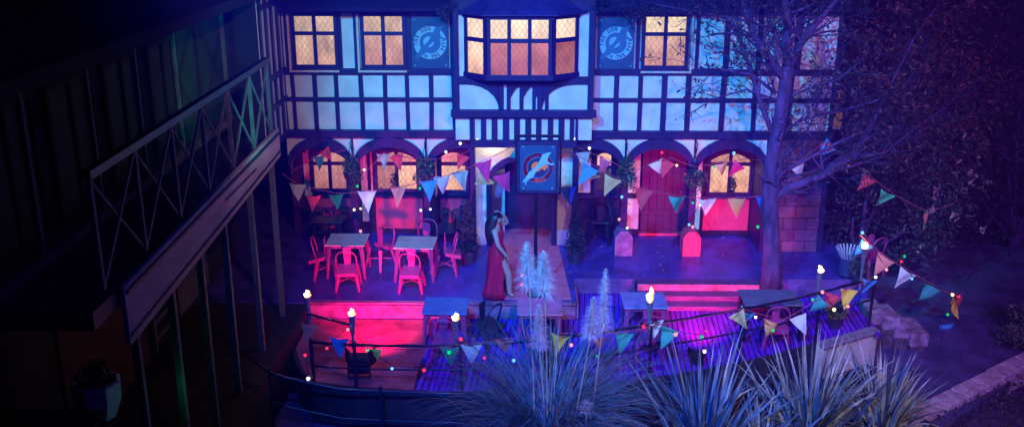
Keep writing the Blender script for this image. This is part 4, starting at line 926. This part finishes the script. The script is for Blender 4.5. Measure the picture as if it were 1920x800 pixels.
def bulbs(label, items, group='strings of coloured bulbs', path=None, r=.026):
    pts = [at(a, b, Y) for a, b, Y, c in items]; base = pts[0].copy()
    o = thing('string_lights', label, 'string lights', base, 0, group)
    pp = [at(*q)-base for q in path] if path else [p-base+V((0, .03, .03)) for p in pts]
    MB().tube(pp, .006, 5).build('cable', cable, o)
    for p, it in zip(pts, items):
        b = MB().ball((0, 0, 0), r*rnd.uniform(.9, 1.25), 10, 7, 1.15).build('bulb', BULB[it[3]], o, smooth=True); b.location = p-base
        MB().lathe([(.012, r*.9), (.012, r*1.6)], 8).build('socket', cable, b)
    return o
bulbs('string of bulbs down the first left arcade post', [(683, 318, -.15, 'white'), (670, 349, -.4, 'green'), (676, 391, -.15, 'warm'), (664, 393, -.15, 'warm'), (676, 433, -.15, 'pink')])
bulbs('string of bulbs round the second left arcade post and arch', [(744, 293, -.15, 'warm'), (809, 310, -.15, 'green'), (787, 353, -.4, 'green'), (789, 394, -.15, 'white'), (807, 392, -.15, 'white'), (803, 433, -.15, 'warm')])
bulbs('string of bulbs along the porch beam', [(836, 285, -.15, 'white'), (863, 269, -.15, 'white'), (895, 262, -.4, 'warm'), (940, 269, -.4, 'pink'), (988, 268, -.4, 'green'), (1076, 261, -.4, 'white'), (1105, 278, -.15, 'white')])
bulbs('string of bulbs down the post right of the porch', [(1166, 369, -.15, 'blue'), (1180, 387, -.15, 'pink'), (1161, 411, -.15, 'pink'), (1176, 427, -.4, 'white')])
bulbs('string of bulbs over the door arch and down its right post', [(1241, 286, -.15, 'red'), (1269, 310, -.15, 'warm'), (1285, 327, -.15, 'red'), (1293, 337, -.15, 'red'), (1299, 380, -.15, 'green'), (1313, 384, -.15, 'white'), (1292, 421, -.15, 'blue'), (1299, 425, -.15, 'pink')])
bulbs('string of bulbs over the rightmost arch beside the tree', [(1339, 313, -.15, 'green'), (1376, 287, -.15, 'blue'), (1421, 425, -.15, 'green')], path=[(1339, 313, -.1), (1376, 287, -.1), (1425, 330, -.1), (1421, 425, -.12)])
def eb(L): return [(a, b, ey(a)-.05, c) for a, b, c in L]
bulbs('string of bulbs along the left part of the deck railing', eb([(578, 709, 'white'), (572, 665, 'red'), (613, 652, 'red'), (652, 617, 'pink'), (689, 656, 'green'), (735, 690, 'blue'), (795, 693, 'red'), (842, 660, 'green'), (864, 635, 'red'), (908, 670, 'red'), (963, 675, 'blue')]))
bulbs('string of bulbs along the middle of the deck railing', eb([(1071, 646, 'pink'), (1120, 667, 'green'), (1207, 612, 'red'), (1267, 626, 'pink'), (1315, 631, 'green'), (1321, 658, 'white'), (1392, 584, 'pink'), (1417, 594, 'white'), (1449, 618, 'green')]))
bulbs('string of bulbs along the right end of the deck railing', eb([(1524, 561, 'green'), (1542, 547, 'pink'), (1564, 580, 'warm'), (1590, 574, 'pink'), (1642, 519, 'white')]))
bulbs('string of bulbs along the sloping bunting by the garden path', [(1617, 436, -2.05, 'blue'), (1662, 505, -2.05, 'pink'), (1690, 490, -2.05, 'red'), (1696, 480, -2.05, 'green'), (1710, 522, -2.05, 'blue'), (1786, 552, -2.05, 'warm'), (1797, 556, -2.05, 'red'), (1777, 589, -2.05, 'green')])
bulbs('pair of red bulbs beside the sign post', [(978, 533, -2.9, 'red'), (979, 516, -2.9, 'red')])

# ------------------------------------------------------------------ pampas grass
pg = thing('pampas_grass', 'big clump of pampas grass with tall pale plumes at front centre', 'ornamental grass', (.35, -6.95, -1.0))
pgl = pg.location
b = MB(); g = random.Random(17)
def blade(m, base, dirv, ln, w0, bend, g, n=7, tw=0, up=1.0):
    d = V((dirv[0], dirv[1], 0)).normalized(); side = V((-d.y, d.x, 0)); side.rotate(Matrix.Rotation(tw, 3, 'Z'))
    p = V(base); ang_ = bend[0]; rows = []
    for i in range(n+1):
        q = i/n; ww = w0*(1-q**1.6)*(.55+.45*min(1, q*4)); rows.append((p-side*ww, p+side*ww+V((0, 0, ww*.3))))
        a_ = bend[0]+(bend[1]-bend[0])*q**1.4; p = p+(d*math.sin(a_)+V((0, 0, 1))*math.cos(a_))*(ln/n)
    for r0, r1 in zip(rows, rows[1:]): m.quad(r0[0], r0[1], r1[1], r1[0])
b2 = MB()
for i in range(1250):
    a = g.uniform(0, 2*PI); r_ = abs(g.gauss(0, .26)); q = g.random()
    blade(b if i % 3 else b2, (r_*math.cos(a), r_*math.sin(a)*.7, 0), (math.cos(a+g.gauss(0, .5)), math.sin(a+g.gauss(0, .5))*.7), g.uniform(1.4, 2.85), g.choice((.006, .009, .013)), (R(g.uniform(2, 22)), R(g.uniform(60, 150))), g, 9)
b.build('leaves', pampl, pg); b2.build('dry_leaves', mat('pampas_dry_leaf', (.30, .26, .30), .5, var=.5, scale=6), pg)
def plume(base_px, foot_px, top_px, w_, seed, Y, n=820):
    g = random.Random(seed); a = at(*foot_px, Y)-pgl; c = at(*base_px, Y)-pgl; t_ = at(*top_px, Y)-pgl
    s = MB().tube([a, a.lerp(c, .5)+V((.01, 0, .02)), c, c.lerp(t_, .6), t_], [.014, .012, .010, .007, .003], 6).build('stem', pamps, pg)
    m = MB(); ax = (t_-c); L_ = ax.length; axn = ax.normalized()
    for k in range(n):
        q = g.random()*.99; p = c+ax*q; aa = g.uniform(0, 2*PI); o1_ = V((math.cos(aa), math.sin(aa), 0))
        ln = (.035+.38*w_*(1-q)**.8)*g.uniform(.5, 1.2); pts = []
        for i in range(5):
            f = i/4; pts.append(p+axn*(ln*(.95*f-.35*f*f))+o1_*(ln*.58*f**1.2)+V((0, 0, -.55*f*f*ln*(1-q))))
        sd = o1_.cross(axn).normalized()
        for i in range(4):
            wa, wb_ = .0058*(1-i/4.6), .0058*(1-(i+1)/4.6); m.quad(pts[i]-sd*wa, pts[i]+sd*wa, pts[i+1]+sd*wb_, pts[i+1]-sd*wb_)
    m.build('plume', pampp, pg)
plume((993, 545), (1003, 830), (988, 455), 1.05, 1, -6.9)
plume((1022, 560), (1026, 830), (1019, 472), 1.0, 2, -7.0)
plume((1013, 660), (1022, 830), (1010, 572), .75, 3, -7.15)
plume((1105, 640), (1072, 810), (1113, 558), .9, 4, -7.0)
plume((1128, 625), (1102, 830), (1136, 505), .8, 5, -6.9)
plume((1098, 780), (1099, 840), (1100, 755), .8, 6, -7.3, 160)

deadm = mat('dead_leaf', (.32, .20, .13), .8, var=.4, scale=6)
# New Zealand flax style clumps
def flax_clump(label, base, n, ln, mlist, seed, spread=1.0):
    o = thing('flax_plant', label, 'spiky plant', base, 0, 'spiky strap leaved plants in the front bed'); g = random.Random(seed)
    ms = [MB() for _ in mlist]; dead = MB()
    for i in range(n):
        a = g.uniform(0, 2*PI); r_ = abs(g.gauss(0, .16)); k = g.randrange(len(mlist)) if g.random() < .6 else 0
        lean = abs(g.gauss(0, 23))+3
        if g.random() < .07: blade(dead, (r_*math.cos(a), r_*math.sin(a), 0), (math.cos(a), math.sin(a)), ln*g.uniform(.5, .9), g.uniform(.015, .03), (R(lean*spread+12), R(lean*spread+g.uniform(60, 120))), g, 7, g.gauss(0, .7)); continue
        blade(ms[k], (r_*math.cos(a), r_*math.sin(a), 0), (math.cos(a), math.sin(a)), ln*g.uniform(.5, 1.0), g.uniform(.030, .048), (R(lean*spread), R(lean*spread+(g.uniform(2, 30) if g.random() < .86 else g.uniform(60, 115)))), g, 7, g.gauss(0, .7))
    for m, mt in zip(ms, mlist): m.build('leaves', mt, o)
    dead.build('dead_leaves', deadm, o)
    return o
def basept(px, Y, z=-.98): q = at(px, 700, Y); return (q.x, Y, z)
flax_clump('dark blue green spiky plant with strap leaves right of the pampas', basept(1325, -6.9), 190, 2.3, [flax, flax3, flax2], 4, 1.05)
flax_clump('pale grey spiky plant below the torch near the tree', basept(1530, -6.2), 180, 1.95, [flax2, flax, flax3], 5, 1.05)
flax_clump('pale spiky plant at the right end of the front bed', basept(1665, -5.9), 190, 1.60, [flax2, flax3, flax], 6, 1.1)
flax_clump('low spiky plant between the two larger spiky plants', basept(1440, -7.3), 110, 1.55, [flax, flax3, flax2], 8, 1.2)
pp = thing('pot_plant', 'bushy green potted plant on the deck below the right railing', 'pot plant', (5.75, -3.25, -.3)); 
MB().lathe([(.11, 0), (.15, .2), (.13, .2)], 12).build('pot', potm, pp); b = MB(); leafcloud(b, (0, 0, .36), (.22, .18, .22), 420, .045, 44, .2, clump=.01); b.build('foliage', mat('pot_leaves', (.14, .17, .07), .6, var=.5, scale=9), pp)
pp = thing('pot_plant', 'dark bushy potted plant beside the litter bin', 'pot plant', (6.55, -2.0, 0)); pp.location = (6.62, -1.75, 0)
MB().lathe([(.11, 0), (.15, .2), (.13, .2)], 12).build('pot', potm, pp); b = MB(); leafcloud(b, (0, 0, .3), (.2, .18, .2), 380, .04, 45, .2, clump=.01); b.build('foliage', leafm, pp)
b = MB(); leafcloud(b, (0, 0, .55), (.22, .2, .2), 160, .06, 46, .2, clump=.01); b.build('foliage', leafm, wpo)

# ------------------------------------------------------------------ the woman
wm = thing('person', 'woman with long dark hair in a long red slit dress, one hand to her head', 'person', (-.56, -2.62, .012))
def skinmesh(name, verts, edges, radii, mt, parent, root=0, sub=2):
    me = bpy.data.meshes.new(name); me.from_pydata(verts, edges, []); me.update(); o = bpy.data.objects.new(name, me); col.objects.link(o); o.parent = parent
    m = o.modifiers.new('skin', 'SKIN'); m.use_smooth_shade = True
    for i, r_ in enumerate(radii):
        sv = me.skin_vertices[0].data[i]; sv.radius = r_ if isinstance(r_, tuple) else (r_, r_); sv.use_root = (i == root)
    s_ = o.modifiers.new('sub', 'SUBSURF'); s_.levels = sub; s_.render_levels = sub
    me.materials.append(mt); return o
# faces +x (towards the sign); near side is -y
wm.scale = (1.16, 1.12, 1.0)
vv = [(0, 0, .92), (-.01, 0, 1.08), (-.02, 0, 1.24), (-.03, 0, 1.38), (-.015, 0, 1.46), (.0, 0, 1.53), (.01, 0, 1.60), (.005, 0, 1.66),
      (-.03, -.165, 1.37), (.02, -.225, 1.13), (.13, -.20, .95), (.165, -.19, .89),
      (-.01, .16, 1.38), (.17, .16, 1.44), (.10, .07, 1.62), (.045, .04, 1.68),
      (.05, -.085, .84), (.19, -.075, .48), (.20, -.06, .10), (.27, -.06, .03),
      (-.02, .085, .84), (-.05, .085, .47), (-.09, .08, .10), (-.01, .08, .03)]
ee = [(0, 1), (1, 2), (2, 3), (3, 4), (4, 5), (5, 6), (6, 7), (3, 8), (8, 9), (9, 10), (10, 11), (3, 12), (12, 13), (13, 14), (14, 15), (0, 16), (16, 17), (17, 18), (18, 19), (0, 20), (20, 21), (21, 22), (22, 23)]
rr = [(.14, .11), (.115, .09), (.13, .10), (.12, .08), (.05, .05), (.075, .07), (.09, .078), (.06, .055), .052, .04, .03, .033, .052, .042, .032, .032, .085, .062, .042, .032, .085, .062, .042, .032]
skinmesh('body', vv, ee, rr, skin, wm)
# fingers of both hands
fg = MB()
for k, (dx, dy) in enumerate(((0, -.024), (.004, -.008), (.003, .008), (-.002, .022))):
    fg.tube([(.172, -.19+dy, .88), (.195+dx, -.19+dy*1.2, .845), (.20+dx, -.18+dy*1.2, .805)], [.010, .009, .006], 6)
    fg.tube([(.035, .03+dy, 1.70), (.0, .02+dy, 1.715), (-.04+dx, .015+dy, 1.70)], [.010, .009, .006], 6)
fg.tube([(.155, -.18, .895), (.185, -.155, .87), (.195, -.155, .84)], [.011, .010, .007], 6).tube([(.06, .01, 1.67), (.065, -.01, 1.66)], [.011, .007], 6)
fg.build('fingers', skin, wm, smooth=True)
fc = MB().ball((.0, 0, 1.575), .088, 14, 10, 1.25)
fc.tube([(.080, 0, 1.60), (.103, 0, 1.565), (.085, 0, 1.555)], [.010, .016, .010], 6)
fc.build('face', skin, wm, smooth=True)
MB().ball((.078, -.030, 1.595), .012, 8, 6).ball((.078, .030, 1.595), .012, 8, 6).build('eyes', hairm, wm)
MB().tube([(.080, -.022, 1.528), (.088, 0, 1.53), (.080, .022, 1.528)], [.005, .008, .005], 6).build('lips', dressm, wm)
hr = MB(); n = 18
prof = [(.03, .012, 1.705, -.01), (.085, .085, 1.675, -.015), (.115, .108, 1.61, -.03), (.12, .12, 1.53, -.055), (.11, .135, 1.44, -.085), (.11, .15, 1.34, -.09), (.10, .15, 1.24, -.09), (.08, .125, 1.13, -.085), (.04, .07, 1.04, -.08)]
base = 0
for i, (rx, ry, z, cx_) in enumerate(prof):
    for j in range(n):
        a = 2*PI*j/n; f = 1+.10*math.sin(j*3.7+i*.25); hr.v.append((cx_+rx*math.cos(a)*f, ry*math.sin(a)*f, z))
for i in range(len(prof)-1):
    for j in range(n):
        aa = 2*PI*(j+.5)/n
        if 1 < i and math.cos(aa) > .45 and i < 4: continue
        hr.f.append((i*n+j, i*n+(j+1) % n, (i+1)*n+(j+1) % n, (i+1)*n+j))
hr.f.append(tuple(range(n))); hr.f.append(tuple((len(prof)-1)*n+j for j in range(n))[::-1])
hr.build('hair', hairm, wm, smooth=True)
dr = MB(); n = 36
prof = [(.115, .165, 1.40, -.02), (.130, .155, 1.30, -.015), (.118, .14, 1.20, -.015), (.108, .13, 1.08, -.005), (.145, .175, .93, 0), (.155, .185, .82, .0), (.16, .18, .62, .0), (.17, .185, .40, -.01), (.19, .20, .18, -.02), (.22, .22, .02, -.03)]
for i, (rx, ry, z, cx_) in enumerate(prof):
    for j in range(n):
        a = 2*PI*j/n; f = 1+(.10*i/9 if i > 3 else 0)*math.sin(j*2*PI/n*8+i*.3)*.8
        zz = z+(.04*math.sin(a) if i == 0 else 0)
        dr.v.append((cx_+rx*math.cos(a)*f, ry*math.sin(a)*f, zz))
for i in range(len(prof)-1):
    for j in range(n):
        a = math.degrees(2*PI*(j+.5)/n); a = a-360 if a > 180 else a
        if i >= 4 and -42-(i-5)*2 < a < 6: continue      # the slit over the forward leg
        dr.f.append((i*n+j, i*n+(j+1) % n, (i+1)*n+(j+1) % n, (i+1)*n+j))
do_ = dr.build('dress', dressm, wm, smooth=True)
s_ = do_.modifiers.new('solid', 'SOLIDIFY'); s_.thickness = .008
MB().tube([(.06, .12, 1.36), (.0, .14, 1.43), (-.08, .12, 1.38)], .018, 6).build('strap', dressm, wm, smooth=True)

# ------------------------------------------------------------------ light
wd = bpy.data.worlds.new('World'); sc.world = wd; wd.use_nodes = True
N = wd.node_tree.nodes; L = wd.node_tree.links; bg = N['Background']
sky = N.new('ShaderNodeTexSky'); sky.sky_type = 'NISHITA'; sky.sun_disc = False; sky.sun_elevation = R(3); sky.sun_rotation = R(200)
mx = N.new('ShaderNodeMix'); mx.data_type = 'RGBA'; mx.blend_type = 'MULTIPLY'; mx.inputs[0].default_value = 1; mx.inputs[7].default_value = (.34, .08, 1.0, 1)
L.new(sky.outputs[0], mx.inputs[6]); L.new(mx.outputs[2], bg.inputs[0]); bg.inputs[1].default_value = .14
def lamp(kind, name, loc, target, energy, color, **k):
    l = bpy.data.lights.new(name, kind); l.energy = energy; l.color = color
    for a, b in k.items(): setattr(l, a, b)
    o = bpy.data.objects.new(name, l); col.objects.link(o); o.location = loc
    d = V(target)-V(loc); o.rotation_euler = d.to_track_quat('-Z', 'Y').to_euler(); return o
lamp('SUN', 'moon', (0, 0, 20), (3, 8, 0), .03, (.55, .45, 1), angle=R(2))
lamp('SPOT', 'blue_flood', (-4.6, -17.0, 12.5), (1.7, 0, 2.9), 22500, (.0, .33, 1), spot_size=R(38), spot_blend=.45, shadow_soft_size=.06)
lamp('SPOT', 'blue_foreground_fill', (-1.6, -20.5, 12.5), (1.6, -3.2, .2), 27000, (.0, .09, 1), spot_size=R(38), spot_blend=.8, shadow_soft_size=.06)  # added, unseen second source that brightens the front plants and floor
lamp('SPOT', 'front_fill', (5.2, -18.5, 11), (3.6, 0, 3.2), 2900, (1, .46, .90), spot_size=R(44), spot_blend=.8, shadow_soft_size=.15)
lamp('SPOT', 'bed_fill', (2.8, -20.5, 11), (3.2, -4.8, .2), 4600, (1, .70, .60), spot_size=R(40), spot_blend=1, shadow_soft_size=.15)
lamp('SPOT', 'side_fill', (1.5, -13.5, 10), (-4.2, -.8, 3.2), 1900, (.95, .64, .74), spot_size=R(38), spot_blend=1, shadow_soft_size=.15)
lamp('SPOT', 'right_fill', (8, -20, 11), (9.8, 0, 1.8), 13000, (.24, .07, 1), spot_size=R(46), spot_blend=1, shadow_soft_size=.3)
lamp('SPOT', 'magenta_flood_left', (-2.72, -5.15, .30), (-2.66, 1, -.45), 1250, (1, .0, .20), spot_size=R(80), spot_blend=1, shadow_soft_size=.16)
lamp('SPOT', 'magenta_flood_right', (2.98, -4.65, .14), (3.95, 1, .0), 1350, (1, .0, .17), spot_size=R(66), spot_blend=1, shadow_soft_size=.16)
lamp('SPOT', 'teal_fill', (-2.6, -6.5, 3.4), (-5.6, -3.4, 4.9), 520, (.0, .50, .50), spot_size=R(52), spot_blend=1, shadow_soft_size=.1)  # added, unseen source that tints the wing wall teal
lamp('POINT', 'porch_lamp', (-.75, .1, 2.28), (0, 0, 0), 9, (1, .8, .7), shadow_soft_size=.04)
lamp('POINT', 'green_lamp', (-4.22, -8.98, 1.30), (0, 0, 0), .9, (.0, 1, .35), shadow_soft_size=.03)
# thin blue haze, added to lift the dark tones
vs = N.new('ShaderNodeVolumeScatter'); vs.inputs['Density'].default_value = .0105; vs.inputs['Color'].default_value = (.18, .05, 1, 1); vs.inputs['Anisotropy'].default_value = .2
L.new(vs.outputs[0], N['World Output'].inputs['Volume'])
